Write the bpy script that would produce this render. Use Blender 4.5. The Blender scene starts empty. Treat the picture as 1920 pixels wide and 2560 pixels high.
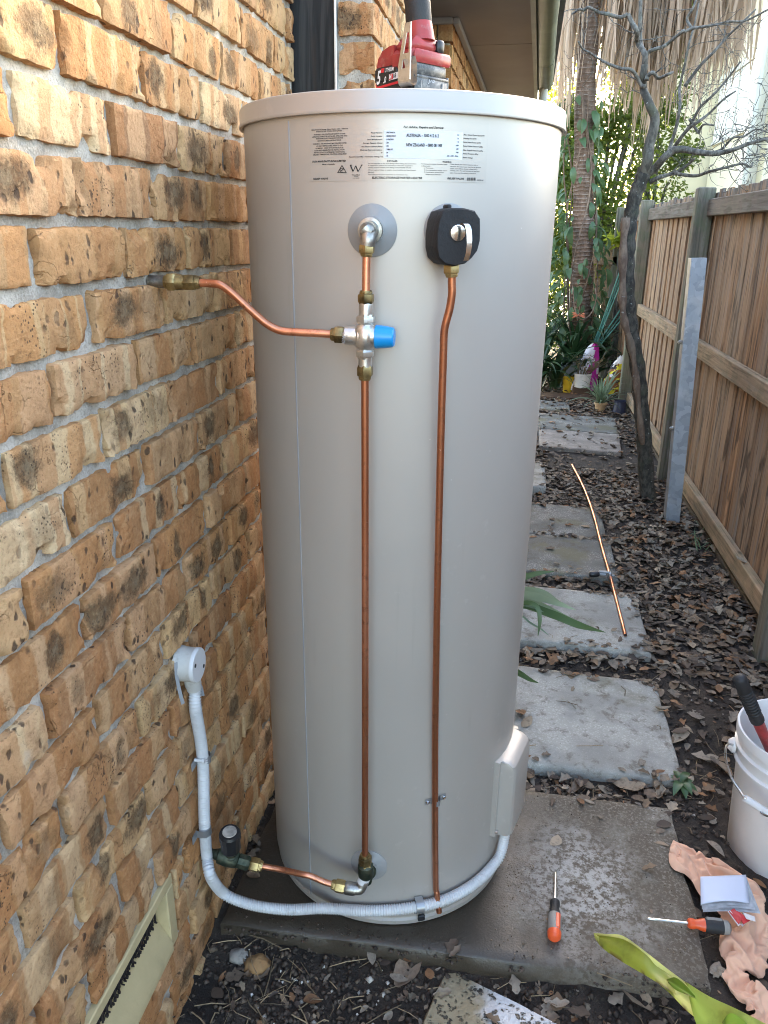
import bpy, math, random
from mathutils import Vector, Matrix, noise as mn
sc = bpy.context.scene
COL = sc.collection
V = Vector
R = random.Random(11)

# ------------------------------------------------------------------ camera, sky, sun, exposure
CAMP = V((.595, 0, 1.5))
CR = Matrix(((0.98667501, -0.06544696, 0.14896012),
             (0.16237297, 0.33775505, -0.92712273),
             (0.01036533, 0.93895592, 0.34388128)))
FPX = 1924.2
cam = bpy.data.cameras.new('camera')
cam.sensor_fit = 'HORIZONTAL'; cam.sensor_width = 36; cam.lens = 36 * FPX / 1920
cam.clip_start = .02; cam.clip_end = 500
camo = bpy.data.objects.new('camera', cam); COL.objects.link(camo)
camo.matrix_world = Matrix.Translation(CAMP) @ CR.to_4x4()
sc.camera = camo

SUN = V((.259 * .94, .966 * .94, .342)).normalized()
SUN_EL = math.asin(SUN.z); SUN_AZ = math.atan2(SUN.x, SUN.y)
w = bpy.data.worlds.new("World"); sc.world = w; w.use_nodes = True
_nt = w.node_tree
_sky = _nt.nodes.new('ShaderNodeTexSky'); _sky.sky_type = 'NISHITA'; _sky.sun_disc = False
_sky.air_density = .95; _sky.dust_density = 2.0; _sky.ozone_density = .9
_sky.sun_elevation = SUN_EL; _sky.sun_rotation = SUN_AZ
_bg = _nt.nodes['Background']; _bg.inputs[1].default_value = .15
_tn = _nt.nodes.new('ShaderNodeMix'); _tn.data_type = 'RGBA'; _tn.blend_type = 'MULTIPLY'; _tn.inputs[0].default_value = 1
_tn.inputs[7].default_value = (1.06, 1.0, .92, 1)
_nt.links.new(_sky.outputs[0], _tn.inputs[6]); _nt.links.new(_tn.outputs[2], _bg.inputs[0])
sl = bpy.data.lights.new('sun', 'SUN'); sl.energy = 5.0; sl.angle = math.radians(8); sl.color = (1, .84, .58)
slo = bpy.data.objects.new('sun', sl); COL.objects.link(slo)
slo.rotation_euler = SUN.to_track_quat('Z', 'Y').to_euler()
sc.view_settings.view_transform = 'Standard'; sc.view_settings.look = 'None'
sc.view_settings.gamma = 1; sc.view_settings.use_curve_mapping = False
sc.view_settings.exposure = 3.45
sc.render.engine = 'CYCLES'
sc.cycles.use_denoising = True; sc.cycles.filter_width = 1.0
sc.cycles.max_bounces = 8; sc.cycles.diffuse_bounces = 5

# ------------------------------------------------------------------ turning a view direction into a place
def _ray(x, y):
    k = 1920 / 1659.
    return CR @ V((x * k - 960, -(y * k - 1280), -FPX))
def on(x, y, ax, val):
    r = _ray(x, y); t = (val - CAMP[ax]) / r[ax]
    return CAMP + r * t
def gz(x, y, z=0): return on(x, y, 2, z)
def wx(x, y, X=0): return on(x, y, 0, X)
def wy(x, y, Y): return on(x, y, 1, Y)
TC = V((.363, 1.611, 0)); TR = .298
def tk(x, y, r=TR):
    D = _ray(x, y); a = D.x**2 + D.y**2; o = CAMP - TC
    b = 2 * (D.x * o.x + D.y * o.y); c = o.x**2 + o.y**2 - r * r
    q = max(b * b - 4 * a * c, 0)
    return CAMP + D * ((-b - math.sqrt(q)) / (2 * a))
def tp(th, z, r=TR):
    t = math.radians(th)
    return V((TC.x + r * math.sin(t), TC.y - r * math.cos(t), z))
def tang(p): return math.degrees(math.atan2(p.x - TC.x, TC.y - p.y))

# ------------------------------------------------------------------ objects
ORG = {}
def tag(o, label=None, cat=None, group=None, kind=None):
    if label: o['label'] = label
    if cat: o['category'] = cat
    if group: o['group'] = group
    if kind: o['kind'] = kind
    return o
def thing(name, loc, label, cat, group=None):
    o = bpy.data.objects.new(name, None); COL.objects.link(o)
    o.empty_display_size = .05
    o.location = loc; ORG[o] = V(loc)
    return tag(o, label, cat, group)
def link(name, me, parent=None, loc=None):
    o = bpy.data.objects.new(name, me); COL.objects.link(o)
    if parent is not None:
        o.parent = parent
        base = ORG[parent]
        if loc is not None: o.location = V(loc) - base
        ORG[o] = V(loc) if loc is not None else base
    else:
        if loc is not None: o.location = loc
        ORG[o] = V(loc) if loc is not None else V((0, 0, 0))
    return o

class MB:
    def __init__(s): s.v = []; s.f = []; s.m = []; s.c = []
    def add(s, vs, fs, col=None, mi=0):
        b = len(s.v); s.v += [tuple(p) for p in vs]
        s.f += [tuple(i + b for i in f) for f in fs]
        s.m += [mi] * len(fs)
        if col is not None: s.c += [col] * len(vs)
        return s
    def box(s, c, size, bev=0, rot=None, mi=0):
        hx, hy, hz = size[0] / 2, size[1] / 2, size[2] / 2
        c = V(c)
        M = rot or Matrix.Identity(3)
        if bev <= 0:
            vs = [c + M @ V((x * hx, y * hy, z * hz)) for x in (-1, 1) for y in (-1, 1) for z in (-1, 1)]
            s.add(vs, [(0, 1, 3, 2), (4, 6, 7, 5), (0, 4, 5, 1), (2, 3, 7, 6), (0, 2, 6, 4), (1, 5, 7, 3)], mi=mi)
            return s
        b = min(bev, hx * .9, hy * .9, hz * .9)
        vs = []; idx = {}
        for sx in (-1, 1):
            for sy in (-1, 1):
                for sz in (-1, 1):
                    for a in range(3):
                        p = [sx * (hx - b), sy * (hy - b), sz * (hz - b)]
                        p[a] += (sx, sy, sz)[a] * b
                        idx[sx, sy, sz, a] = len(vs); vs.append(c + M @ V(p))
        fs = []
        for a in range(3):
            o1, o2 = [(1, 2), (2, 0), (0, 1)][a]
            for sg in (-1, 1):
                q = []
                for (u, w_) in ((-1, -1), (1, -1), (1, 1), (-1, 1)):
                    k = [0, 0, 0]; k[a] = sg; k[o1] = u; k[o2] = w_
                    q.append(idx[k[0], k[1], k[2], a])
                fs.append(q if sg > 0 else q[::-1])
        for a in range(3):
            o1, o2 = [(1, 2), (2, 0), (0, 1)][a]
            for u in (-1, 1):
                for w_ in (-1, 1):
                    k0 = [0, 0, 0]; k1 = [0, 0, 0]
                    k0[a] = -1; k1[a] = 1
                    for k in (k0, k1): k[o1] = u; k[o2] = w_
                    q = [idx[(*k0, o1)], idx[(*k1, o1)], idx[(*k1, o2)], idx[(*k0, o2)]]
                    fs.append(q if u * w_ < 0 else q[::-1])
        for sx in (-1, 1):
            for sy in (-1, 1):
                for sz in (-1, 1):
                    q = [idx[sx, sy, sz, 0], idx[sx, sy, sz, 1], idx[sx, sy, sz, 2]]
                    fs.append(q if sx * sy * sz > 0 else q[::-1])
        s.add(vs, fs, mi=mi)
        return s
    def tube(s, pts, rad, seg=12, caps=True, smooth=0, mi=0, col=None, phase=0):
        pts = [V(p) for p in pts]
        if smooth: pts = spline(pts, smooth)
        n = len(pts)
        rr = rad if callable(rad) else (lambda t, i: rad)
        t0 = (pts[1] - pts[0]).normalized()
        up = V((0, 0, 1)) if abs(t0.z) < .9 else V((1, 0, 0))
        nrm = (up - t0 * up.dot(t0)).normalized()
        vs = []
        for i, p in enumerate(pts):
            a = pts[max(i - 1, 0)]; b = pts[min(i + 1, n - 1)]
            t = (b - a).normalized()
            nrm = (nrm - t * nrm.dot(t)).normalized()
            bi = t.cross(nrm)
            r = rr(i / (n - 1), i)
            for k in range(seg):
                an = 2 * math.pi * k / seg + phase
                vs.append(p + (nrm * math.cos(an) + bi * math.sin(an)) * r)
        fs = []
        for i in range(n - 1):
            for k in range(seg):
                k2 = (k + 1) % seg
                fs.append((i * seg + k, i * seg + k2, (i + 1) * seg + k2, (i + 1) * seg + k))
        if caps:
            fs.append(tuple(range(seg))[::-1]); fs.append(tuple((n - 1) * seg + k for k in range(seg)))
        s.add(vs, fs, mi=mi, col=col); return s
    def fit(s, a, b, prof, seg=16, mi=0, caps=True):
        """stacked rings along a->b ; prof = [(dist, radius)...] in metres"""
        a = V(a); d = (V(b) - a).normalized()
        up = V((0, 0, 1)) if abs(d.z) < .9 else V((1, 0, 0))
        n = (up - d * up.dot(d)).normalized(); bi = d.cross(n)
        vs = []
        for (t, r) in prof:
            for k in range(seg):
                an = 2 * math.pi * (k + .5) / seg
                vs.append(a + d * t + (n * math.cos(an) + bi * math.sin(an)) * r)
        fs = []
        for i in range(len(prof) - 1):
            for k in range(seg):
                k2 = (k + 1) % seg
                fs.append((i * seg + k, i * seg + k2, (i + 1) * seg + k2, (i + 1) * seg + k))
        if caps:
            fs.append(tuple(range(seg))[::-1]); fs.append(tuple((len(prof) - 1) * seg + k for k in range(seg)))
        s.add(vs, fs, mi=mi); return s
    def lathe(s, c, prof, seg=48, a0=0, a1=2 * math.pi, mi=0):
        c = V(c); full = abs(a1 - a0 - 2 * math.pi) < 1e-6
        m = seg if full else seg + 1
        vs = []
        for (r, z) in prof:
            for k in range(m):
                an = a0 + (a1 - a0) * k / seg
                vs.append(c + V((r * math.cos(an), r * math.sin(an), z)))
        fs = []
        for i in range(len(prof) - 1):
            for k in range(seg):
                k2 = (k + 1) % m
                fs.append((i * m + k, i * m + k2, (i + 1) * m + k2, (i + 1) * m + k))
        s.add(vs, fs, mi=mi); return s
    def grid(s, fn, nu, nv, keep=None, col=None, mi=0):
        vs = [fn(i / nu, j / nv) for j in range(nv + 1) for i in range(nu + 1)]
        fs = []
        for j in range(nv):
            for i in range(nu):
                if keep is None or keep((i + .5) / nu, (j + .5) / nv):
                    a = j * (nu + 1) + i
                    fs.append((a, a + 1, a + nu + 2, a + nu + 1))
        s.add(vs, fs, mi=mi, col=col); return s
    def mesh(s, name, mats, smooth=True, angle=35, origin=None):
        me = bpy.data.meshes.new(name)
        vs = s.v
        if origin is not None:
            ox, oy, oz = origin; vs = [(x - ox, y - oy, z - oz) for x, y, z in vs]
        me.from_pydata(vs, [], s.f)
        if not isinstance(mats, (list, tuple)): mats = [mats]
        for m in mats: me.materials.append(m)
        if len(mats) > 1: me.polygons.foreach_set('material_index', s.m)
        if s.c and len(s.c) == len(s.v):
            at = me.color_attributes.new('tint', 'FLOAT_COLOR', 'POINT')
            flat = []
            for c in s.c: flat += [c[0], c[1], c[2], 1]
            at.data.foreach_set('color', flat)
        if smooth:
            me.polygons.foreach_set('use_smooth', [True] * len(me.polygons))
            if angle < 180: me.set_sharp_from_angle(angle=math.radians(angle))
        me.update()
        return me
    def build(s, name, mats, parent=None, smooth=True, angle=35, loc=None):
        base = ORG[parent] if parent is not None else (V(loc) if loc is not None else V((0, 0, 0)))
        me = s.mesh(name, mats, smooth, angle, base)
        return link(name, me, parent, None if parent is not None else base)

def spline(pts, n):
    out = []
    P = [pts[0] * 2 - pts[1]] + pts + [pts[-1] * 2 - pts[-2]]
    for i in range(1, len(P) - 2):
        for k in range(n):
            t = k / n
            a, b, c, d = P[i - 1], P[i], P[i + 1], P[i + 2]
            out.append(.5 * ((2 * b) + (c - a) * t + (2 * a - 5 * b + 4 * c - d) * t * t + (3 * b - a - 3 * c + d) * t**3))
    out.append(pts[-1])
    return out
def rotz(a): return Matrix.Rotation(a, 3, 'Z')
def frame(d, up=V((0, 0, 1))):
    """matrix with X along d, Z near up"""
    x = V(d).normalized(); z = (up - x * up.dot(x)).normalized(); y = z.cross(x)
    return Matrix((x, y, z)).transposed()
def ns(x, y=0, z=0): return mn.noise(V((x, y, z)))
def fbm(p, o=4):
    a = 0; k = 1; f = 1
    for _ in range(o): a += mn.noise(p * f) * k; k *= .5; f *= 2.1
    return a

# ------------------------------------------------------------------ materials
class G:
    def __init__(s, name):
        s.m = bpy.data.materials.new(name); s.m.use_nodes = True
        s.nt = s.m.node_tree; s.b = s.nt.nodes['Principled BSDF']; s.o = s.nt.nodes['Material Output']
        s._tc = None
    def n(s, t, ins=None, **kw):
        d = s.nt.nodes.new(t)
        for k, v in kw.items(): setattr(d, k, v)
        for k, v in (ins or {}).items(): s.set(d.inputs[k], v)
        return d
    def set(s, sock, v):
        if hasattr(v, 'is_output') and v.is_output: s.nt.links.new(v, sock)
        else:
            if isinstance(v, (tuple, list)) and len(v) == 3 and sock.type == 'RGBA': v = (*v, 1)
            sock.default_value = v
    def tc(s, w='Object'):
        if s._tc is None: s._tc = s.n('ShaderNodeTexCoord')
        return s._tc.outputs[w]
    def pos(s): return s.n('ShaderNodeNewGeometry').outputs['Position']
    def math(s, op, a, b=0., c=None, clamp=False):
        ins = {0: a, 1: b}
        if c is not None: ins[2] = c
        return s.n('ShaderNodeMath', ins, operation=op, use_clamp=clamp).outputs[0]
    def mix(s, f, a, b, mode='MIX'):
        d = s.n('ShaderNodeMix', data_type='RGBA', blend_type=mode)
        s.set(d.inputs[0], f); s.set(d.inputs[6], a); s.set(d.inputs[7], b)
        return d.outputs[2]
    def ramp(s, f, stops, interp='LINEAR'):
        d = s.n('ShaderNodeValToRGB', {0: f}); e = d.color_ramp; e.interpolation = interp
        while len(e.elements) < len(stops): e.elements.new(.5)
        for el, (p, c) in zip(e.elements, stops):
            el.position = p
            el.color = (c, c, c, 1) if not isinstance(c, (tuple, list)) else (*c, 1)
        return d.outputs[0]
    def ss(s, x, a, b):
        d = s.n('ShaderNodeMapRange', {0: x, 1: a, 2: b, 3: 0., 4: 1.}, interpolation_type='SMOOTHSTEP')
        return d.outputs[0]
    def noise(s, vec, sc_=5., det=4., ro=.55, dist=0.):
        return s.n('ShaderNodeTexNoise', {'Vector': vec, 'Scale': sc_, 'Detail': det, 'Roughness': ro, 'Distortion': dist}).outputs[0]
    def noisec(s, vec, sc_=5., det=2.):
        return s.n('ShaderNodeTexNoise', {'Vector': vec, 'Scale': sc_, 'Detail': det}).outputs[1]
    def vor(s, vec, sc_=5., feature='F1', rnd=1.):
        return s.n('ShaderNodeTexVoronoi', {'Vector': vec, 'Scale': sc_, 'Randomness': rnd}, feature=feature)
    def map(s, vec, scale=(1, 1, 1), loc=(0, 0, 0)):
        return s.n('ShaderNodeMapping', {0: vec, 1: loc, 3: scale}).outputs[0]
    def vadd(s, a, b): return s.n('ShaderNodeVectorMath', {0: a, 1: b}, operation='ADD').outputs[0]
    def vmul(s, a, k): return s.n('ShaderNodeVectorMath', {0: a, 3: k}, operation='SCALE').outputs[0]
    def sep(s, v): return s.n('ShaderNodeSeparateXYZ', {0: v}).outputs
    def rnd(s, seed=0.):
        oi = s.n('ShaderNodeObjectInfo').outputs['Random']
        if seed == 0: return oi
        return s.n('ShaderNodeTexWhiteNoise', {'W': s.math('ADD', s.math('MULTIPLY', oi, 91.7), seed)}, noise_dimensions='1D').outputs[0]
    def rvec(s):
        oi = s.n('ShaderNodeObjectInfo').outputs['Random']
        return s.n('ShaderNodeCombineXYZ', {0: s.math('MULTIPLY', oi, 37.), 1: s.math('MULTIPLY', oi, 71.), 2: s.math('MULTIPLY', oi, 13.)}).outputs[0]
    def tint(s): return s.n('ShaderNodeVertexColor', layer_name='tint').outputs[0]
    def out(s, col, rough=.6, metal=0., bump=None, bs=.3, bd=.005, **kw):
        s.set(s.b.inputs['Base Color'], col); s.set(s.b.inputs['Roughness'], rough); s.set(s.b.inputs['Metallic'], metal)
        if bump is not None:
            bn = s.n('ShaderNodeBump', {'Height': bump, 'Strength': bs, 'Distance': bd})
            s.nt.links.new(bn.outputs[0], s.b.inputs['Normal'])
        for k, v in kw.items():
            s.set(s.b.inputs[k.replace('_', ' ')], v)
        return s.m

def simple(name, col, rough=.5, metal=0., var=.12, sc_=8., bump=.0, bsc=60., dirt=0., dirtcol=(.06, .045, .03), **kw):
    g = G(name); o = g.vadd(g.tc(), g.rvec())
    a = g.noise(o, sc_, 5.)
    c = g.mix(g.ss(a, .3, .7), tuple(x * (1 - var) for x in col), tuple(min(x * (1 + var), 1) for x in col))
    if dirt > 0:
        dn = g.noise(o, sc_ * 2.3, 8., .65)
        c = g.mix(g.math('MULTIPLY', g.ss(dn, .52, .72), dirt), c, dirtcol)
    r = g.math('ADD', rough - .06, g.math('MULTIPLY', g.noise(o, sc_ * 3, 4.), .12))
    return g.out(c, r, metal, g.noise(o, bsc, 4.) if bump else None, bump, .003, **kw)

def mat_brick():
    g = G('clinker_brick'); o = g.tc(); v = g.vadd(o, g.rvec())
    x, y, z = g.sep(o)[0:3]
    r1, r2, r3, r4, r5 = g.rnd(), g.rnd(3.1), g.rnd(7.7), g.rnd(11.3), g.rnd(17.9)
    base = g.ramp(r1, [(0, (.36, .195, .09)), (.15, (.47, .28, .13)), (.32, (.40, .26, .145)), (.46, (.55, .395, .215)), (.6, (.36, .20, .10)), (.72, (.52, .38, .21)), (.86, (.64, .52, .34)), (.94, (.44, .24, .11)), (1, (.29, .18, .105))])
    # vertical flash bands from stacking in the kiln
    wob = g.math('MULTIPLY', g.math('SUBTRACT', g.noise(v, 22., 3.), .5), .03)
    yy = g.math('ADD', y, wob)
    bandn = g.n('ShaderNodeTexNoise', {'W': g.math('ADD', g.math('MULTIPLY', yy, 15.), g.math('MULTIPLY', r2, 60.)), 'Scale': 1., 'Detail': 1.}, noise_dimensions='1D').outputs[0]
    lite = g.ramp(r3, [(0, (.56, .40, .22)), (.35, (.52, .33, .19)), (.7, (.56, .44, .28)), (1, (.48, .25, .10))])
    c = g.mix(g.math('MULTIPLY', g.ss(bandn, .51, .56), .8), base, lite)
    c = g.mix(g.math('MULTIPLY', g.ss(bandn, .45, .42), .6), c, (.42, .215, .095))
    # dark kiss marks
    for (rs, off, thr) in ((r4, -.055, .50), (r5, .05, .58)):
        cy = g.math('ADD', off, g.math('MULTIPLY', g.math('SUBTRACT', rs, .5), .06))
        dy = g.math('DIVIDE', g.math('SUBTRACT', yy, cy), g.math('ADD', .020, g.math('MULTIPLY', g.rnd(off * 100 + 41.), .042)))
        dz = g.math('DIVIDE', g.math('ADD', z, g.math('MULTIPLY', g.math('SUBTRACT', r3, .5), .018)), .033)
        d = g.math('SQRT', g.math('ADD', g.math('MULTIPLY', dy, dy), g.math('MULTIPLY', dz, dz)))
        d = g.math('ADD', d, g.math('MULTIPLY', g.math('SUBTRACT', g.noise(v, 45., 6., .75), .5), 1.7))
        am = g.math('MULTIPLY', g.ss(rs, thr, thr + .25), .84)
        f = g.math('MULTIPLY', g.ss(d, 1.05, .45), am)
        c = g.mix(f, c, g.mix(r2, (.075, .05, .03), (.12, .09, .055)))
        c = g.mix(g.math('MULTIPLY', f, g.math('MULTIPLY', g.ss(g.noise(v, 170., 4., .75), .52, .62), .8)), c, (.03, .024, .02))
        f2 = g.math('MULTIPLY', g.ss(d, .38, .1), g.math('MULTIPLY', am, .45))
        c = g.mix(f2, c, (.27, .235, .165))
    # fine tone grain
    fine = g.noise(v, 130., 5., .7)
    c = g.mix(g.math('MULTIPLY', g.ss(fine, .5, .8), .4), c, (.62, .47, .28))
    c = g.mix(g.math('MULTIPLY', g.ss(fine, .5, .25), .55), c, (.17, .09, .04))
    # iron specks
    sv = g.vor(g.vadd(g.map(v, (1, 1, .62)), g.vmul(g.noisec(v, 60.), .012)), 62.)
    keep = g.math('MULTIPLY', g.ss(g.n('ShaderNodeSeparateColor', {0: sv.outputs['Color']}).outputs[0], .62, .68),
                  g.ss(g.noise(v, 13., 2.), .36, .56))
    speck = g.math('MULTIPLY', g.ss(sv.outputs['Distance'], .36, .2), keep)
    c = g.mix(g.math('MULTIPLY', speck, .8), c, (.035, .027, .026))
    sv2 = g.vor(v, 210.)
    sp2 = g.math('MULTIPLY', g.ss(sv2.outputs['Distance'], .42, .25), g.math('MULTIPLY', g.ss(g.n('ShaderNodeSeparateColor', {0: sv2.outputs['Color']}).outputs[0], .72, .76), g.ss(g.noise(v, 9., 3.), .48, .66)))
    c = g.mix(g.math('MULTIPLY', sp2, .85), c, (.05, .035, .028))
    # fire cracks
    cv = g.vor(g.vadd(v, g.vmul(g.noisec(v, 26., 4.), .06)), 17., 'DISTANCE_TO_EDGE')
    crack = g.math('MULTIPLY', g.ss(cv.outputs['Distance'], .022, .002), g.ss(g.noise(v, 10., 3.), .52, .64))
    c = g.mix(g.math('MULTIPLY', crack, .4), c, (.14, .08, .04))
    mott = g.noise(v, 24., 6., .7)
    c = g.mix(g.math('MULTIPLY', g.ss(mott, .5, .72), .5), c, (.19, .105, .05))
    c = g.mix(g.math('MULTIPLY', g.ss(mott, .46, .28), .35), c, (.66, .50, .31))
    # mortar smears
    sm = g.math('MULTIPLY', g.ss(g.noise(v, 7., 5., .6), .66, .74), g.ss(g.rnd(23.), .72, .9))
    c = g.mix(g.math('MULTIPLY', sm, .55), c, (.50, .46, .40))
    c = g.mix(1., c, (1.06, .94, .83), 'MULTIPLY')
    h = g.math('ADD', g.math('MULTIPLY', g.noise(v, 60., 7., .72), .9), g.math('MULTIPLY', fine, .55))
    h = g.math('SUBTRACT', h, g.math('MULTIPLY', crack, .75))
    h = g.math('SUBTRACT', h, g.math('MULTIPLY', speck, .4))
    return g.out(c, .86, 0, h, .75, .007, Specular_IOR_Level=.2)

def mat_mortar():
    g = G('grey_mortar'); o = g.tc()
    a = g.noise(o, 14., 6.); b = g.noise(o, 260., 3.)
    c = g.mix(g.ss(a, .35, .7), (.31, .285, .24), (.57, .525, .45))
    c = g.mix(g.math('MULTIPLY', g.ss(b, .5, .75), .5), c, (.58, .55, .50))
    c = g.mix(g.math('MULTIPLY', g.ss(b, .48, .3), .5), c, (.20, .19, .17))
    c = g.mix(g.math('MULTIPLY', g.ss(g.noise(o, 40., 5., .7), .58, .72), .45), c, (.20, .165, .12))
    h = g.math('ADD', g.noise(o, 55., 6., .7), g.math('MULTIPLY', b, .5))
    return g.out(c, .95, 0, h, .7, .006, Specular_IOR_Level=.15)

def mat_concrete(name, base=(.33, .315, .285), dark=.5, wet=False, lichen=.2, agg=.5):
    g = G(name); o = g.vadd(g.tc(), g.rvec()); p = g.pos()
    a = g.noise(o, 5., 7., .62); b = g.noise(o, 22., 6., .65); f = g.noise(o, 240., 3.)
    c = g.mix(g.ss(a, .35, .65), tuple(x * .78 for x in base), tuple(x * 1.14 for x in base))
    c = g.mix(g.math('MULTIPLY', g.ss(b, .52, .66), dark), c, (.105, .085, .06))
    sp = g.vor(o, 120.)
    c = g.mix(g.math('MULTIPLY', g.math('MULTIPLY', g.ss(sp.outputs['Distance'], .45, .25), g.ss(a, .45, .6)), agg), c, (.56, .53, .48))
    pk = g.math('MULTIPLY', g.ss(g.noise(o, 85., 4., .7), .60, .68), g.ss(g.noise(o, 10., 5., .65), .46, .62))
    c = g.mix(g.math('MULTIPLY', pk, .35), c, (.10, .08, .055))
    c = g.mix(g.math('MULTIPLY', g.ss(f, .52, .75), .3), c, (.55, .52, .47))
    c = g.mix(g.math('MULTIPLY', g.ss(g.noise(o, 3.4, 7., .7), .5, .62), lichen * 2.2), c, (.16, .145, .085))
    c = g.mix(g.math('MULTIPLY', g.ss(g.noise(o, 13., 7., .72), .56, .66), dark * .9), c, (.12, .09, .06))
    rough = .88
    h = g.math('ADD', g.math('MULTIPLY', b, .6), g.math('MULTIPLY', f, .35))
    h = g.math('SUBTRACT', h, g.math('MULTIPLY', pk, .5))
    if wet:
        px, py, pz = g.sep(p)[0:3]
        wob = g.math('MULTIPLY', g.math('SUBTRACT', g.noise(p, 9., 6., .6), .5), .34)
        m = g.ss(g.math('ADD', px, g.math('MULTIPLY', wob, 1.3)), .90, .62)
        m2 = g.ss(g.math('ADD', g.math('SUBTRACT', 1.56, py), g.math('MULTIPLY', wob, .8)), .14, .27)
        # worn, exposed-aggregate patch
        dx = g.math('SUBTRACT', px, .82); dy = g.math('MULTIPLY', g.math('SUBTRACT', py, 1.50), .8)
        dd = g.math('ADD', g.math('SQRT', g.math('ADD', g.math('MULTIPLY', dx, dx), g.math('MULTIPLY', dy, dy))), wob)
        worn = g.math('MULTIPLY', g.ss(dd, .24, .05), g.ss(g.noise(o, 75., 4., .7), .4, .58))
        c = g.mix(g.math('MULTIPLY', g.ss(g.noise(p, 6., 6., .65), .30, .52), .86), c, (.095, .072, .048))
        c = g.mix(g.math('MULTIPLY', worn, .8), c, (.46, .44, .40))
        c = g.mix(g.math('MULTIPLY', g.math('MULTIPLY', g.ss(g.noise(p, 120., 4., .7), .5, .62), g.ss(dd, .1, .3)), .5), c, (.33, .30, .25))
        c = g.mix(g.math('MULTIPLY', m2, .5), c, (.085, .066, .046))
        c = g.mix(g.math('MULTIPLY', m, .86), c, (.042, .032, .022))
        rough = g.math('SUBTRACT', .88, g.math('MULTIPLY', m, .5))
    return g.out(c, rough, 0, h, .5, .006)

def mat_soil():
    g = G('dark_soil'); p = g.pos()
    a = g.noise(p, 5., 6., .6); b = g.noise(p, 60., 6., .7); f = g.noise(p, 300., 3.)
    c = g.mix(g.ss(a, .35, .65), (.017, .012, .009), (.050, .035, .025))
    c = g.mix(g.math('MULTIPLY', g.ss(b, .52, .72), .65), c, (.10, .075, .052))
    c = g.mix(g.math('MULTIPLY', g.ss(f, .62, .75), .35), c, (.17, .14, .11))
    h = g.math('ADD', b, g.math('MULTIPLY', f, .5))
    return g.out(c, g.math('ADD', .62, g.math('MULTIPLY', a, .3)), 0, h, .9, .012)

def mat_wood(name, cols, grey=.4, axis='z', green=0., dark=.5, topz=None):
    g = G(name); o = g.vadd(g.tc(), g.rvec())
    sc1 = {'z': (1, 1, .035), 'y': (1, .035, 1)}[axis]
    s1 = g.map(o, sc1)
    r1 = g.rnd(); r2 = g.rnd(5.5)
    c = g.ramp(r1, [(i / (len(cols) - 1), cc) for i, cc in enumerate(cols)])
    gr = g.noise(s1, 75., 5., .6, .4)
    gr2 = g.noise(g.map(o, tuple(k * (3 if k < .5 else 1) for k in sc1)), 26., 4., .55, .8)
    c = g.mix(g.math('MULTIPLY', g.ss(gr, .45, .75), .55), c, tuple(x * 1.55 for x in cols[0]))
    c = g.mix(g.math('MULTIPLY', g.ss(gr, .5, .28), .7), c, tuple(x * .38 for x in cols[-1]))
    c = g.mix(g.math('MULTIPLY', g.ss(gr2, .5, .68), grey), c, (.27, .25, .225))
    st = g.noise(g.map(o, tuple(k * (2 if k < .5 else .5) for k in sc1)), 60., 3., .5)
    c = g.mix(g.math('MULTIPLY', g.ss(st, .55, .66), dark), c, (.05, .034, .024))
    kv = g.vor(g.map(o, tuple(k if k == 1 else .45 for k in sc1)), 9.)
    kn = g.math('MULTIPLY', g.ss(kv.outputs['Distance'], .16, .07), g.ss(g.n('ShaderNodeSeparateColor', {0: kv.outputs['Color']}).outputs[0], .80, .84))
    c = g.mix(g.math('MULTIPLY', kn, .85), c, (.05, .03, .018))
    if green > 0:
        c = g.mix(g.math('MULTIPLY', g.ss(g.noise(g.pos(), 9., 6., .65), .42, .62), green), c, (.12, .15, .085))
    if topz is not None:
        pz = g.sep(g.pos())[2]
        m = g.ss(g.math('ADD', pz, g.math('MULTIPLY', g.math('SUBTRACT', st, .5), .35)), topz - .03, topz + .07)
        tt = g.mix(g.ss(gr, .35, .65), (.055, .05, .048), (.27, .27, .26))
        tt = g.mix(g.math('MULTIPLY', g.ss(g.noise(g.pos(), 14., 5.), .55, .7), .5), tt, (.17, .19, .11))
        c = g.mix(g.math('MULTIPLY', m, .9), c, tt)
    h = g.math('ADD', g.math('MULTIPLY', gr, .8), g.math('MULTIPLY', gr2, .4))
    return g.out(c, .85, 0, h, .45, .004, Specular_IOR_Level=.25)

def mat_copper(nm='copper', lo=.4, hi=.62):
    g = G(nm); p = g.pos()
    a = g.noise(g.map(p, (1, 1, .25)), 9., 5., .6); b = g.noise(p, 60., 5., .7)
    c = g.mix(g.ss(a, lo, hi), (.86, .40, .25), (.50, .20, .105))
    c = g.mix(g.math('MULTIPLY', g.ss(b, .52, .72), .6), c, (.26, .115, .07))
    c = g.mix(g.math('MULTIPLY', g.ss(g.noise(p, 24., 5., .7), .6, .7), .5), c, (.20, .10, .07))
    c = g.mix(g.math('MULTIPLY', g.ss(g.noise(p, 170., 3.), .7, .76), .6), c, (.9, .62, .5))
    return g.out(c, g.math('ADD', .24, g.math('MULTIPLY', b, .22)), .92, b, .08, .001)
def mat_brass(name, c0, c1, ro=.34):
    g = G(name); o = g.pos()
    a = g.noise(o, 45., 5., .6); b = g.noise(o, 150., 4., .7)
    c = g.mix(g.ss(a, .35, .65), c0, c1)
    c = g.mix(g.math('MULTIPLY', g.ss(b, .55, .75), .4), c, (.05, .04, .025))
    return g.out(c, g.math('ADD', ro, g.math('MULTIPLY', b, .2)), .9, b, .2, .001)

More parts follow.
